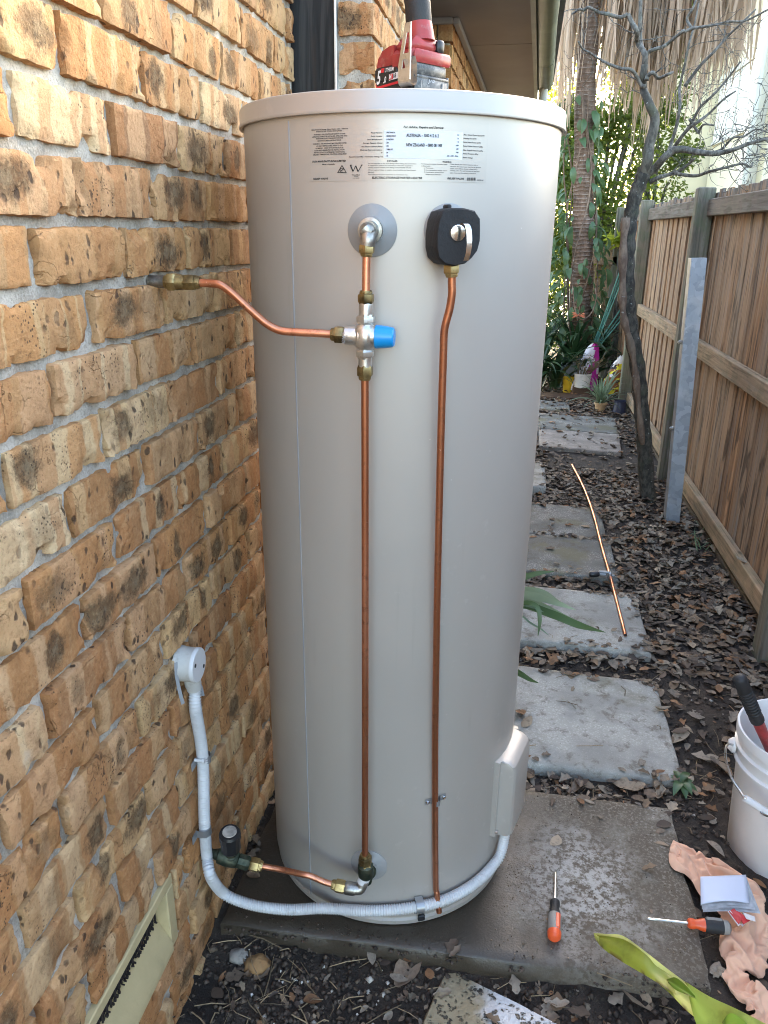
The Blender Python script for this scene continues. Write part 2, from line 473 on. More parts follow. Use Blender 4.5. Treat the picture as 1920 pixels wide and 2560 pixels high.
def mat_leaf(name, c0, c1, trans=.35, ro=.45, rib=False):
    g = G(name)
    r = g.rnd(); n = g.noise(g.pos(), 9., 3.)
    c = g.mix(g.math('MULTIPLY', g.math('ADD', r, n), .5), c0, c1)
    s = g.b
    g.set(s.inputs['Base Color'], c); g.set(s.inputs['Roughness'], ro)
    tr = g.n('ShaderNodeBsdfTranslucent', {0: g.mix(.5, c, tuple(min(1, x * 2.4 + .02) for x in c1), 'MIX')})
    mx = g.n('ShaderNodeMixShader', {0: trans})
    g.nt.links.new(s.outputs[0], mx.inputs[1]); g.nt.links.new(tr.outputs[0], mx.inputs[2])
    g.nt.links.new(mx.outputs[0], g.o.inputs[0])
    return g.m
def mat_tint(name, ro=.7, trans=0., bump=.4, bsc=90., mul=1.):
    g = G(name); t = g.tint(); p = g.pos()
    n = g.noise(p, bsc, 4., .6)
    c = g.mix(g.math('MULTIPLY', g.ss(n, .45, .72), .45), t, (.05, .035, .025))
    g.out(c, ro, 0, n, bump, .003)
    if trans > 0:
        tr = g.n('ShaderNodeBsdfTranslucent', {0: g.mix(.4, c, (.75, .8, .15), 'MIX')})
        mx = g.n('ShaderNodeMixShader', {0: trans})
        g.nt.links.new(g.b.outputs[0], mx.inputs[1]); g.nt.links.new(tr.outputs[0], mx.inputs[2])
        g.nt.links.new(mx.outputs[0], g.o.inputs[0])
    return g.m
def mat_bark(name, c0, c1, c2, sc_=30., rings=False):
    g = G(name); p = g.tc()
    a = g.noise(g.map(p, (1, 1, .5)), sc_, 6., .65); b = g.noise(p, sc_ * .22, 4., .6)
    c = g.mix(g.ss(a, .38, .68), c0, c1)
    c = g.mix(g.math('MULTIPLY', g.ss(b, .52, .7), .7), c, c2)
    wh = g.math('MULTIPLY', g.ss(g.noise(p, sc_ * 1.3, 3.), .66, .72), .7)
    c = g.mix(wh, c, (.38, .38, .34))
    h = a
    if rings:
        z = g.sep(p)[2]
        wv = g.math('SINE', g.math('ADD', g.math('MULTIPLY', z, 165.), g.math('MULTIPLY', g.noise(p, 6., 3.), 9.)))
        rl = g.math('MULTIPLY', g.ss(wv, .75, 1.), g.ss(g.noise(p, 14., 3.), .4, .6))
        c = g.mix(g.math('MULTIPLY', rl, .6), c, (.40, .33, .27))
        h = g.math('ADD', g.math('MULTIPLY', a, 2.), g.math('MULTIPLY', wv, .5))
    return g.out(c, .88, 0, h, .7, .01)

M = {}
M['brick'] = mat_brick(); M['mortar'] = mat_mortar()
M['slab'] = mat_concrete('weathered_concrete', (.33, .32, .285), .6)
M['slab_dark'] = mat_concrete('dark_concrete', (.165, .16, .14), .6, lichen=.35)
M['slab_wet'] = mat_concrete('stained_concrete', (.25, .225, .18), .65, wet=True)
M['slab_pink'] = mat_concrete('pinkish_concrete', (.27, .23, .195), .5)
M['soil'] = mat_soil()
M['copper'] = mat_copper(); M['copper_dull'] = mat_copper('dull_copper', .2, .5)
M['brass'] = mat_brass('old_brass', (.30, .22, .10), (.50, .38, .17))
M['brass_dark'] = mat_brass('dark_brass', (.13, .095, .045), (.34, .25, .11), .38)
M['verdigris'] = mat_brass('green_tarnished_brass', (.04, .055, .04), (.11, .12, .085), .5)
M['nickel'] = mat_brass('satin_nickel', (.55, .53, .49), (.70, .68, .64), .25)
M['dull_nickel'] = mat_brass('dull_nickel', (.22, .205, .18), (.46, .44, .40), .3)
M['chrome'] = simple('chrome', (.72, .70, .66), .16, 1., .05)
M['paling'] = mat_wood('fence_paling_timber', [(.37, .23, .135), (.31, .205, .13), (.40, .265, .165), (.34, .185, .092), (.34, .25, .17)], .5, topz=1.69, dark=.7)
M['post'] = mat_wood('fence_post_timber', [(.20, .175, .13), (.16, .145, .115)], .5, green=.5, dark=.3)
M['rail'] = mat_wood('fence_rail_timber', [(.42, .295, .185), (.35, .24, .15)], .3, axis='y', green=.3, dark=.35)
M['rail_top'] = mat_wood('weathered_top_rail', [(.20, .16, .13), (.15, .12, .10)], .45, axis='y', green=.25, dark=.5)
M['plinth'] = mat_wood('plinth_board', [(.14, .10, .065), (.11, .085, .06)], .3, axis='y', green=.15, dark=.4)
M['dark_board'] = mat_wood('charred_dark_board', [(.022, .022, .022), (.03, .029, .028)], .10, dark=.3)
M['alu'] = simple('aluminium', (.62, .62, .60), .35, .6, .08)
M['soffit'] = simple('soffit_paint', (.30, .26, .225), .7, 0, .06, 3.)
M['trim_paint'] = simple('trim_paint', (.42, .41, .385), .6, 0, .06)
M['gutter'] = simple('gutter_green', (.135, .145, .085), .4, 0, .2, 4., dirt=.4)
M['fascia'] = simple('fascia_paint', (.40, .40, .34), .5, 0, .08)
M['blueframe'] = simple('window_frame_paint', (.33, .40, .45), .45, 0, .06)
M['glass'] = simple('dark_window_glass', (.02, .024, .028), .06, 0, .1)
M['conduit'] = simple('grey_conduit_plastic', (.56, .565, .57), .45, 0, .10, 14., dirt=.25)
M['pvc_dirty'] = simple('aged_grey_plastic', (.50, .49, .46), .4, 0, .1, 20., dirt=.4, dirtcol=(.22, .17, .11))
M['pvc'] = simple('grey_plastic', (.60, .60, .60), .4, 0, .05)
M['tape'] = simple('grey_tape', (.30, .31, .33), .45, 0, .12)
M['clip'] = simple('zinc_clip', (.36, .37, .38), .4, .7, .15, dirt=.3)
M['black'] = simple('black_plastic', (.016, .016, .018), .38, 0, .2)
M['foam'] = simple('black_foam', (.011, .011, .012), .75, 0, .2, 40., .4, 160.)
M['blue'] = simple('blue_plastic', (.01, .27, .66), .32, 0, .06)
M['cream'] = simple('cream_render', (.50, .40, .215), .85, 0, .12, 6., .3, 120., dirt=.3, dirtcol=(.22, .19, .11))
M['mesh'] = simple('rusty_vent_mesh', (.028, .020, .017), .9, .1, .3)
M['washer'] = simple('grey_washer_plastic', (.27, .27, .265), .42, 0, .04)
M['screwpl'] = simple('white_plug', (.62, .62, .62), .4)
M['galv'] = None
M['white'] = simple('white_plastic', (.74, .73, .72), .35, 0, .04, 5., dirt=.12, dirtcol=(.45, .40, .34))
M['grip'] = simple('black_rubber', (.018, .018, .019), .6, 0, .2, 30., .25, 200.)
M['redpl'] = simple('red_plastic', (.30, .03, .028), .42, 0, .2, 25., dirt=.45, dirtcol=(.34, .20, .17))
M['orange'] = simple('orange_plastic', (.72, .10, .025), .35, 0, .1)
M['greygrip'] = simple('grey_rubber', (.26, .245, .22), .6, 0, .12)
M['steel'] = simple('bare_steel', (.55, .54, .52), .28, 1., .1)
M['paper'] = simple('booklet_paper', (.60, .63, .74), .6, 0, .03)
M['paperedge'] = simple('booklet_pages', (.42, .43, .45), .7, 0, .2, 60.)
M['redcard'] = simple('red_card', (.55, .02, .03), .4, 0, .1)
M['ink'] = simple('black_ink', (.015, .015, .016), .55, 0, .02)
M['inkgrey'] = simple('grey_ink', (.05, .05, .052), .6, 0, .02)
M['lblwhite'] = simple('white_label', (.60, .63, .67), .45, 0, .02)
M['yellowpot'] = simple('yellow_plastic', (.62, .40, .02), .4, 0, .1, dirt=.2)
M['whitepot'] = simple('white_pot_glaze', (.72, .69, .65), .4, 0, .05, dirt=.25)
M['terracotta'] = simple('pale_terracotta', (.60, .40, .22), .7, 0, .12, dirt=.25)
M['bluepot'] = simple('dark_blue_plastic', (.035, .04, .075), .4)
M['planter'] = simple('grey_planter', (.20, .21, .22), .5, 0, .15, dirt=.4)
M['stake'] = simple('green_coated_stake', (.075, .23, .18), .4, 0, .15, 20.)
M['blockwood'] = simple('dark_timber_block', (.09, .05, .03), .8)
M['render'] = simple('cream_house_render', (.70, .63, .45), .85, 0, .05, 2.)
M['render_white'] = simple('white_house_render', (.82, .79, .70), .8, 0, .03, 2.)
M['render_trim'] = simple('pale_house_trim', (.62, .60, .53), .7, 0, .05, 2.)
M['rooftile'] = simple('grey_roof_tile', (.19, .19, .20), .7, 0, .2)
M['bark'] = mat_bark('bare_tree_bark', (.055, .048, .038), (.15, .135, .105), (.09, .10, .06), 34.)
M['bark_dark'] = mat_bark('dark_wet_bark', (.028, .025, .020), (.10, .088, .07), (.075, .08, .05), 40.)
M['bark_red'] = mat_bark('reddish_creeper_bark', (.13, .085, .06), (.25, .18, .13), (.16, .12, .085), 30.)
M['twig'] = mat_bark('grey_twig_bark', (.07, .062, .052), (.20, .185, .16), (.13, .135, .11), 60.)
M['palmbark'] = mat_bark('palm_trunk_bark', (.12, .075, .05), (.22, .145, .105), (.16, .12, .095), 26., True)
M['frond'] = mat_leaf('dead_palm_frond', (.24, .15, .095), (.50, .37, .27), .3, .7)
M['vine'] = mat_leaf('vine_leaf_green', (.035, .075, .025), (.10, .17, .075), .25, .4)
M['clivia'] = mat_leaf('dark_strap_leaf', (.010, .030, .012), (.045, .095, .035), .12, .35)
M['strap'] = mat_leaf('grey_green_strap_leaf', (.10, .17, .10), (.30, .38, .27), .25, .34)
M['hedge'] = mat_leaf('hedge_leaf', (.022, .05, .010), (.12, .16, .022), .5, .42)
M['hedge2'] = mat_leaf('lime_hedge_leaf', (.16, .22, .02), (.42, .44, .05), .65, .45)
M['herb'] = mat_leaf('grey_herb_leaf', (.10, .15, .09), (.20, .26, .15), .3, .5)
M['dryherb'] = mat_leaf('dry_herb_stalk', (.12, .09, .05), (.24, .19, .10), .2, .7)
M['litter'] = mat_tint('dry_leaf_litter', .75, 0., .5)
M['debris'] = mat_tint('soil_debris', .8, 0., .5)
M['ginger'] = mat_tint('broad_green_leaf', .36, .3, .12, 26.)
M['petal'] = simple('faded_orange_flower', (.50, .16, .08), .6)
M['brick_plain'] = simple('neighbour_brick', (.50, .40, .27), .85, 0, .2, 10.)
M['bagwhite'] = simple('white_bag_plastic', (.72, .68, .74), .35, 0, .06)
M['bagpink'] = simple('magenta_bag_print', (.55, .02, .34), .35, 0, .1)
M['bagbrown'] = simple('brown_bag_print', (.22, .08, .02), .3, 0, .3)
M['bagyellow'] = simple('yellow_bag_print', (.62, .56, .03), .3)

def mat_galv():
    g = G('galvanised_steel'); p = g.pos()
    vr = g.vor(g.vadd(p, g.vmul(g.noisec(p, 12., 3.), .1)), 26.)
    k = g.n('ShaderNodeSeparateColor', {0: vr.outputs['Color']}).outputs[0]
    c = g.mix(k, (.30, .33, .38), (.42, .46, .52))
    st = g.noise(p, 8., 5., .6)
    c = g.mix(g.math('MULTIPLY', g.ss(st, .5, .62), .5), c, (.55, .57, .60))
    return g.out(c, .48, .55, g.noise(p, 40., 3.), .05, .002)
M['galv'] = mat_galv()
def mat_tank(name, col, ro=.36):
    g = G(name); p = g.pos()
    a = g.noise(p, 3., 4.); b = g.noise(p, 900., 2.)
    c = g.mix(a, tuple(x * .97 for x in col), tuple(x * 1.03 for x in col))
    dn = g.math('MULTIPLY', g.ss(g.noise(p, 90., 3., .6), .74, .78), g.ss(g.noise(p, 4., 2.), .5, .6))
    c = g.mix(g.math('MULTIPLY', dn, .5), c, (.8, .79, .76))
    z = g.sep(p)[2]
    dust = g.math('MULTIPLY', g.ss(g.math('ADD', z, g.math('MULTIPLY', g.noise(p, 18., 5., .7), .25)), .30, .10), g.ss(g.noise(p, 70., 5., .75), .55, .7))
    c = g.mix(g.math('MULTIPLY', dust, .4), c, (.25, .2, .15))
    dr_ = g.noise(g.map(p, (1, 1, .03)), 55., 3., .6)
    c = g.mix(g.math('MULTIPLY', g.math('MULTIPLY', g.ss(dr_, .60, .72), g.ss(g.noise(p, 5., 3.), .45, .62)), .16), c, (.30, .27, .23))
    fm = g.math('MULTIPLY', g.ss(g.noise(p, 34., 5., .65), .60, .70), g.ss(g.noise(p, 2.4, 2.), .5, .62))
    c = g.mix(g.math('MULTIPLY', fm, .14), c, (.70, .67, .62))
    # pressed-sheet waviness: long vertical ripples
    wv = g.math('ADD', g.noise(g.map(p, (1, 1, .12)), 16., 2.), g.math('MULTIPLY', g.noise(p, 5., 2.), 2.))
    return g.out(c, g.math('ADD', ro, g.math('MULTIPLY', g.math('SUBTRACT', g.noise(p, 11., 5., .65), .4), .2)), .34, wv, .03, .012, Coat_Weight=.1, Coat_Roughness=.2)
M['tank'] = mat_tank('beige_tank_enamel', (.455, .42, .378), .41)
M['lid'] = mat_tank('beige_lid_enamel', (.42, .388, .35), .41)
M['cover'] = mat_tank('beige_cover_plastic', (.43, .40, .36), .46)
M['sticker'] = simple('clear_sticker', (.43, .398, .36), .33, .28, .01, Coat_Weight=.08, Coat_Roughness=.1)
def mat_cloth():
    g = G('peach_cotton'); o = g.tc()
    a = g.noise(o, 9., 4.); wv = g.noise(g.map(o, (1, 1, 1)), 700., 2.)
    c = g.mix(a, (.70, .39, .25), (.80, .49, .33))
    c = g.mix(g.math('MULTIPLY', g.ss(g.noise(o, 14., 5., .7), .62, .75), .3), c, (.35, .2, .14))
    return g.out(c, .85, 0, wv, .2, .001, Sheen_Weight=.2)
M['cloth'] = mat_cloth()
def mat_clear():
    g = G('dusty_grey_plastic'); o = g.tc()
    a = g.noise(o, 50., 6., .7)
    c = g.mix(g.ss(a, .42, .66), (.035, .038, .042), (.19, .18, .165))
    c = g.mix(g.math('MULTIPLY', g.ss(g.noise(o, 30., 3.), .62, .7), .5), c, (.42, .40, .37))
    return g.out(c, .42, 0, a, .1, .002)
M['dusty'] = mat_clear()
M['pebble'] = None
def mat_pebble():
    g = G('pitted_wet_concrete_sky_sheen'); p = g.pos()
    vr = g.vor(g.vadd(p, g.vmul(g.noisec(p, 70., 4.), .03)), 80.)
    k = g.n('ShaderNodeSeparateColor', {0: vr.outputs['Color']}).outputs[0]
    a = g.noise(p, 16., 4.)
    c = g.mix(a, (.20, .155, .085), (.38, .32, .21))
    spot = g.math('MULTIPLY', g.ss(g.math('ADD', vr.outputs['Distance'], g.math('MULTIPLY', k, .25)), .58, .36), g.ss(g.noise(p, 20., 4.), .36, .5))
    c = g.mix(spot, c, g.mix(k, (.03, .025, .02), (.10, .085, .055)))
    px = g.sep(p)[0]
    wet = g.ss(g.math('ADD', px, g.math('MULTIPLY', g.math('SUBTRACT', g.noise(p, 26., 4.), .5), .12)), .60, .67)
    c = g.mix(g.math('MULTIPLY', wet, g.math('MULTIPLY', g.math('SUBTRACT', 1., spot), .85)), c, (.55, .56, .58))  # sky reflection painted blue-white into the colour of the wet part
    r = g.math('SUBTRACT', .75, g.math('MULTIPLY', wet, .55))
    return g.out(c, r, 0, g.math('SUBTRACT', g.noise(p, 90., 4.), spot), .7, .006)
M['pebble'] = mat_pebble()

# ------------------------------------------------------------------ lettering (all outlines made in one pass)
class Txt:
    jobs = []
    @staticmethod
    def add(s, bold=0., shear=0.):
        cu = bpy.data.curves.new('lettering', 'FONT'); cu.body = s; cu.size = 1
        cu.resolution_u = 2; cu.offset = bold; cu.shear = shear
        o = bpy.data.objects.new('lettering', cu); COL.objects.link(o)
        Txt.jobs.append(o); return len(Txt.jobs) - 1
    @staticmethod
    def run():
        bpy.context.view_layer.update()
        dg = bpy.context.evaluated_depsgraph_get(); out = []
        for o in Txt.jobs:
            me = bpy.data.meshes.new_from_object(o.evaluated_get(dg))
            vs = [v.co.copy() for v in me.vertices]; fs = [tuple(p.vertices) for p in me.polygons]
            x0 = min(v.x for v in vs); x1 = max(v.x for v in vs)
            out.append(([(v.x - x0, v.y) for v in vs], fs, x1 - x0))
            bpy.data.meshes.remove(me)
        for o in Txt.jobs:
            cu = o.data; bpy.data.objects.remove(o); bpy.data.curves.remove(cu)
        return out
# label print: (left x, right x, y of line centre, letter height, text, bold, shear) in pixels of an enlarged view of the label
LBL = [
 (177, 447, 127, 9, 'Mains Pressure Storage Water Heater Class 1 Vitreous', .012, .2),
 (212, 405, 141, 9, 'Enamel Or Fully Welded Steel Cylinder', .012, .2),
 (195, 426, 164, 9, 'WARNING : FOR CONTINUED SAFETY OF THIS', .012, .12),
 (183, 441, 180, 9, 'APPLIANCE IT MUST BE INSTALLED, OPERATED AND', .012, .12),
 (212, 408, 195, 9, 'MAINTAINED IN ACCORDANCE WITH THE', .012, .12),
 (222, 396, 211, 9, "MANUFACTURER'S INSTRUCTIONS.", .012, .12),
 (188, 436, 233, 9, 'WARNING : THIS APPLIANCE MAY DELIVER WATER', .012, .12),
 (213, 408, 250, 9, 'AT HIGH TEMPERATURE, REFER TO THE', .012, .12),
 (208, 414, 266, 9, 'PLUMBING    CODE OF AUSTRALIA (PCA),', .012, .12),
 (199, 421, 282, 9, 'LOCAL REQUIREMENTS AND INSTALLATION', .012, .12),
 (197, 424, 298, 9, 'INSTRUCTIONS TO DETERMINE IF ADDITIONAL', .012, .12),
 (190, 436, 313, 9, 'DELIVERY TEMPERATURE CONTROL IS REQUIRED', .012, .12),
 (184, 431, 364, 13, 'DUX MANUFACTURING LIMITED', .018, .2),
 (257, 348, 387, 9, 'Made in Australia', .012, .12),
 (190, 301, 494, 13, 'RELIEF VALVE', .018, .2),
 (474, 536, 466, 8, 'WaterMark', .012, 0),
 (490, 522, 479, 6, 'AS3498', 0, 0), (482, 530, 490, 6, '0123 456789', 0, 0),
 (856, 1152, 113, 16, 'For Advice, Repairs and Service:', .02, .2),
 (614, 700, 154, 9, 'Model Number', .012, .2), (614, 700, 179, 9, 'Serial Number', .012, .2),
 (587, 700, 204, 9, 'Date Manufactured', .012, .2), (557, 700, 230, 9, 'Storage Capacity (litres)', .012, .2),
 (546, 700, 256, 9, 'Hot Water Delivery (litres)', .012, .2), (536, 700, 281, 9, 'Electrical Approval Number', .012, .2),
 (689, 700, 302, 8, 'IP', .012, .2), (452, 702, 331, 9, 'Recommended Max. Thermostat Setting (\u00b0C)', .012, .2),
 (1300, 1452, 172, 9, 'Max. Closed Power Input (kW)', .012, .2), (1298, 1393, 197, 9, 'Heating Unit (kW)', .012, .2),
 (1296, 1424, 226, 9, 'Rated Valve Power (kW)', .012, .2), (1295, 1440, 255, 9, 'Rated Valve Pressure (kPa)', .012, .2),
 (1294, 1440, 285, 9, 'Max. Supply Pressure (kPa)', .012, .2), (1293, 1406, 310, 9, 'Rated Pressure (kPa)', .012, .2),
 (1292, 1366, 338, 9, 'Rated Voltage', .012, .2),
 (735, 812, 363, 11, 'INSTALLER', .018, 0), (1142, 1208, 370, 11, 'WARNING', .018, 0),
 (595, 950, 382, 7, 'Do not apply heat to any of the fittings when making pipe connections', .004, 0),
 (595, 922, 397, 7, 'A temperature pressure and temperature relief valve (supplied in', .004, 0),
 (595, 910, 412, 7, "carton) must be installed in the fitting marked 'RELIEF VALVE'", .004, 0),
 (595, 945, 430, 7, 'Where required fittings, an isolation stop should be used (see Owners', .004, 0),
 (595, 640, 446, 7, 'Manual).', .004, 0), (595, 885, 464, 7, 'The outlets on this water heater have an internal heat trap', .004, 0),
 (988, 1180, 386, 7, 'For best performance, this water heater', .004, 0), (988, 1052, 400, 7, 'is fitted with:', .004, 0),
 (1018, 1075, 415, 7, 'Thermostat', .004, 0), (1018, 1178, 432, 7, 'Over-temperature energy cut out', .004, 0),
 (1018, 1150, 447, 7, 'Combination pressure and', .004, 0), (1018, 1134, 463, 7, 'temperature relief valve', .004, 0),
 (1200, 1404, 390, 7, 'These devices must not be tampered with or', .004, 0), (1200, 1424, 407, 7, 'removed. The water heater must not be operated', .004, 0),
 (1200, 1400, 422, 7, 'unless each of these devices is fitted and in', .004, 0), (1200, 1416, 437, 7, 'working order. The relief valve and the relief drain', .004, 0),
 (1200, 1388, 453, 7, 'pipe must not be sealed or blocked', .004, 0),
 (623, 993, 487, 15, 'ELECTRIC STORAGE WATER HEATER', .024, .2),
 (1178, 1303, 493, 14, 'RELIEF VALVE', .018, .2), (1398, 1444, 505, 9, '107218', .01, .2),
]
LBL_IN = [
 (876, 1116, 174, 22, 'AUSTRALIA \u2013 1300 412 612', .006, 0), (876, 1140, 245, 22, 'NEW ZEALAND \u2013 0800 081 909', .006, 0),
 (730, 792, 152, 10, '250T1WB136', .012, 0), (730, 800, 178, 10, '0200R100234', .012, 0), (730, 782, 203, 10, '01/06/2023', .012, 0),
 (730, 746, 228, 10, '250', .012, 0), (730, 746, 252, 10, '295', .012, 0), (730, 779, 277, 10, 'WMK1977', .012, 0),
 (730, 742, 301, 10, '34', .012, 0), (730, 740, 326, 10, '70', .012, 0),
 (1252, 1265, 170, 10, '3.6', .012, 0), (1252, 1263, 197, 10, '3.6', .012, 0), (1254, 1263, 222, 10, '15', .012, 0),
 (1241, 1261, 248, 10, '1400', .012, 0), (1245, 1260, 275, 10, '800', .012, 0), (1242, 1260, 300, 10, '1000', .012, 0),
 (1176, 1258, 326, 10, '220 - 240V - 50Hz', .012, 0)]
_j1 = [Txt.add(t[4], t[5] + .010, t[6]) for t in LBL]
_j2 = [Txt.add(t[4], t[5] + .022, t[6]) for t in LBL_IN]
_jw = Txt.add('5', .03, .25), Txt.add('.0', .03, .25), Txt.add('LITHIUM', .02, .15), Txt.add('M', .03, .1), Txt.add('18', .02, .1), Txt.add('J.G', .012, .1)
_jc = [Txt.add(s) for s in ('DN15', 'H', 'T')]
GL = Txt.run()

# ------------------------------------------------------------------ ground
def gh(x, y):
    n = fbm(V((x * 4, y * 4, 0)), 4) * .012 + fbm(V((x * 22, y * 22, 5)), 3) * .005
    base = -.035
    if y < 1.9:
        k = min(1, max(0, (1.33 - y) / .14)) * min(1, max(0, (1.14 - x) / .08))
        base -= .036 * k
    if x < .12: base += .012
    base += max(0, (x - 1.3)) * .02
    return base + n
def axis(lo, hi, step, far):
    a = []; t = lo
    while t <= hi + 1e-6: a.append(t); t += step
    l = []; s = step; t = lo
    while t > -far: s *= 1.55; t -= s; l.append(t)
    r = []; s = step; t = a[-1]
    while t < far: s *= 1.55; t += s; r.append(t)
    return l[::-1] + a + r
gx = axis(-.1, 1.9, .018, 160); gy = axis(.7, 4.4, .018, 220)
mb = MB()
for yy in gy:
    for xx in gx:
        near = -.5 < xx < 2.4 and .2 < yy < 9
        mb.v.append((xx, yy, gh(xx, yy) if near else -.035))
nx = len(gx)
mb.f = [(j * nx + i, j * nx + i + 1, (j + 1) * nx + i + 1, (j + 1) * nx + i) for j in range(len(gy) - 1) for i in range(nx - 1)]
tag(mb.build('ground', M['soil'], angle=180), kind='structure')

# ------------------------------------------------------------------ the brick house
house = thing('brick_house', (0, 2.2, 0), 'tan clinker brick house wall on the left with eave, gutter and low vent', 'house')
BR = {}
def brick_mesh(L, seed, H=.0765, D=.062):
    key = (round(L * 200), seed)
    if key in BR: return BR[key]
    rr = random.Random(seed * 131 + key[0])
    nd, nu, nv = 3, max(4, int(L / .0085)), 9
    hx, hy, hz = D / 2, L / 2 - .0015, H / 2 - .0012
    rad = .0028 + rr.random() * .003
    off = V((rr.random() * 50, rr.random() * 50, rr.random() * 50))
    chips = []
    for _ in range(rr.randint(5, 11)):
        ed = rr.random()
        cy = rr.uniform(-hy, hy); cz = rr.choice((-hz, hz)) * rr.uniform(.85, 1.1)
        if ed < .25: cy = rr.choice((-hy, hy)); cz = rr.uniform(-hz, hz)
        chips.append((V((0, cy, cz)), rr.uniform(.007, .024), rr.uniform(.003, .011)))
    idx = {}; vs = []
    def ease(u): return math.copysign(abs(u)**.78, u)
    def get(i, j, k):
        if (i, j, k) in idx: return idx[i, j, k]
        p = V((hx * (2 * i / nd - 1), hy * ease(2 * j / nu - 1), hz * ease(2 * k / nv - 1)))
        q = V((max(-hx, min(hx - rad, p.x)), max(-(hy - rad), min(hy - rad, p.y)), max(-(hz - rad), min(hz - rad, p.z))))
        d = p - q
        if d.length > 1e-9: nrm = d.normalized(); p = q + nrm * rad
        else: nrm = V((0, 0, 0))
        s = p + off
        edge = 1.0 if d.length < rad * .98 or min(abs(abs(p.y) - hy), abs(abs(p.z) - hz)) < .006 else .55
        dis = mn.noise(s * 16) * .0020 + (mn.noise(s * 48) * .0028 + mn.noise(s * 130) * .0026) * edge
        p = p + nrm * dis
        p.x -= hx
        for c, r_, dp in chips:
            e = (V((0, p.y, p.z)) - c).length / r_ + mn.noise(s * 90) * .35
            if e < 1:
                p.x -= dp * (1 - e)**.5 * (1 if p.x > -.03 else 0)
                p.z -= math.copysign(dp * .5 * (1 - e), c.z) if abs(c.z) > hz * .7 else 0
        idx[i, j, k] = len(vs); vs.append(p); return idx[i, j, k]
    fs = []
    for j in range(nu):
        for k in range(nv):
            fs.append((get(nd, j, k), get(nd, j + 1, k), get(nd, j + 1, k + 1), get(nd, j, k + 1)))
    for i in range(nd):
        for j in range(nu):
            fs.append((get(i, j, 0), get(i, j + 1, 0), get(i + 1, j + 1, 0), get(i + 1, j, 0)))
            fs.append((get(i, j, nv), get(i + 1, j, nv), get(i + 1, j + 1, nv), get(i, j + 1, nv)))
        for k in range(nv):
            fs.append((get(i, 0, k), get(i + 1, 0, k), get(i + 1, 0, k + 1), get(i, 0, k + 1)))
            fs.append((get(i, nu, k), get(i, nu, k + 1), get(i + 1, nu, k + 1), get(i + 1, nu, k)))
    m = MB(); m.add(vs, fs)
    BR[key] = m.mesh('brick', M['brick'], True, 32)
    return BR[key]
def lay(parent, y0, y1, z, face='x', at=0., corner=None):
    """one brick whose face runs y0..y1 ; face 'x' looks to +X at x=at, 'y' looks to -Y at y=at"""
    L = y1 - y0
    if L < .03: return
    me = brick_mesh(round(L / .005) * .005, R.randint(0, 8) if L > .2 else R.randint(0, 3))
    o = bpy.data.objects.new('brick', me); COL.objects.link(o); o.parent = parent
    c = (y0 + y1) / 2; pr = R.uniform(-.003, .0035)
    flip = math.pi if R.random() < .5 else 0
    tl = R.uniform(-.008, .008)
    if face == 'x':
        p = V((at + pr, c, z + R.uniform(-.0015, .0015))); o.rotation_euler = (flip + tl, R.uniform(-.02, .02), R.uniform(-.01, .01))
    else:
        p = V((c, at - pr, z)); o.rotation_euler = (flip + tl, 0, -math.pi / 2)
    o.location = p - ORG[parent]
    return o
Z0, PC = 1.334, .0862
VY0, VY1, VZ0, VZ1 = .45, 1.105, .127, .2996
# main wall
def mortar_sheet(name, parent, y0, y1, z0, z1, st, X=-.0125, keep=None):
    nu = int((y1 - y0) / st); nv = int((z1 - z0) / st)
    def fn(u, v):
        y = y0 + (y1 - y0) * u; z = z0 + (z1 - z0) * v
        return (X + mn.noise(V((y * 22, z * 22, 1))) * .0055 + mn.noise(V((y * 70, z * 70, 9))) * .0035, y, z)
    m = MB(); m.grid(fn, nu, nv, keep)
    return m
def kp(u, v):
    y = -1.6 + (2.182 + 1.6) * u; z = -.25 + 2.75 * v
    return not (VY0 < y < VY1 - .004 and VZ0 + .006 < z < VZ1 - .006)
mw = mortar_sheet('wall', house, -1.6, 2.182, -.25, 2.5, .0125, keep=kp)
mw.box((-.20, .3, 1.1), (.18, 3.76, 2.8)); mw.box((-.06, 2.176, 1.2), (.10, .014, 2.6))
wall1 = mw.build('wall', M['mortar'], house, angle=180)
E1 = 2.186
blk = MB()
for n in range(-18, 14):
    zc = Z0 + PC * (n + .5)
    ph = .09 if n % 2 == 0 else .21
    k0 = -8 if n % 2 == 0 else -8
    y = ph - .24 * 8
    while y < E1:
        a, b = y + .005, y + .235
        y += .24
        if b > E1 - .03: b = E1
        if n in (-13, -14):
            if a < VY1 and b > VY1 - .02 and b - VY1 < .04: continue
            if VY0 - .2 < a < VY1: a = VY1 + .006
            if b < VY1 + .03 and b > VY0 - .1: continue
        if a >= E1 - .02: continue
        if b < .42 or n > 10:
            if b > -1.5: blk.box((-.031, (a + b) / 2, zc), (.062, b - a, .0765), .006)
            continue
        j = R.uniform(-.004, .004)
        lay(wall1, a + j * .5 + R.uniform(0, .002), b + j - R.uniform(0, .002), zc)
bo = blk.build('brick_courses', M['brick'], wall1); bo['kind'] = 'stuff'
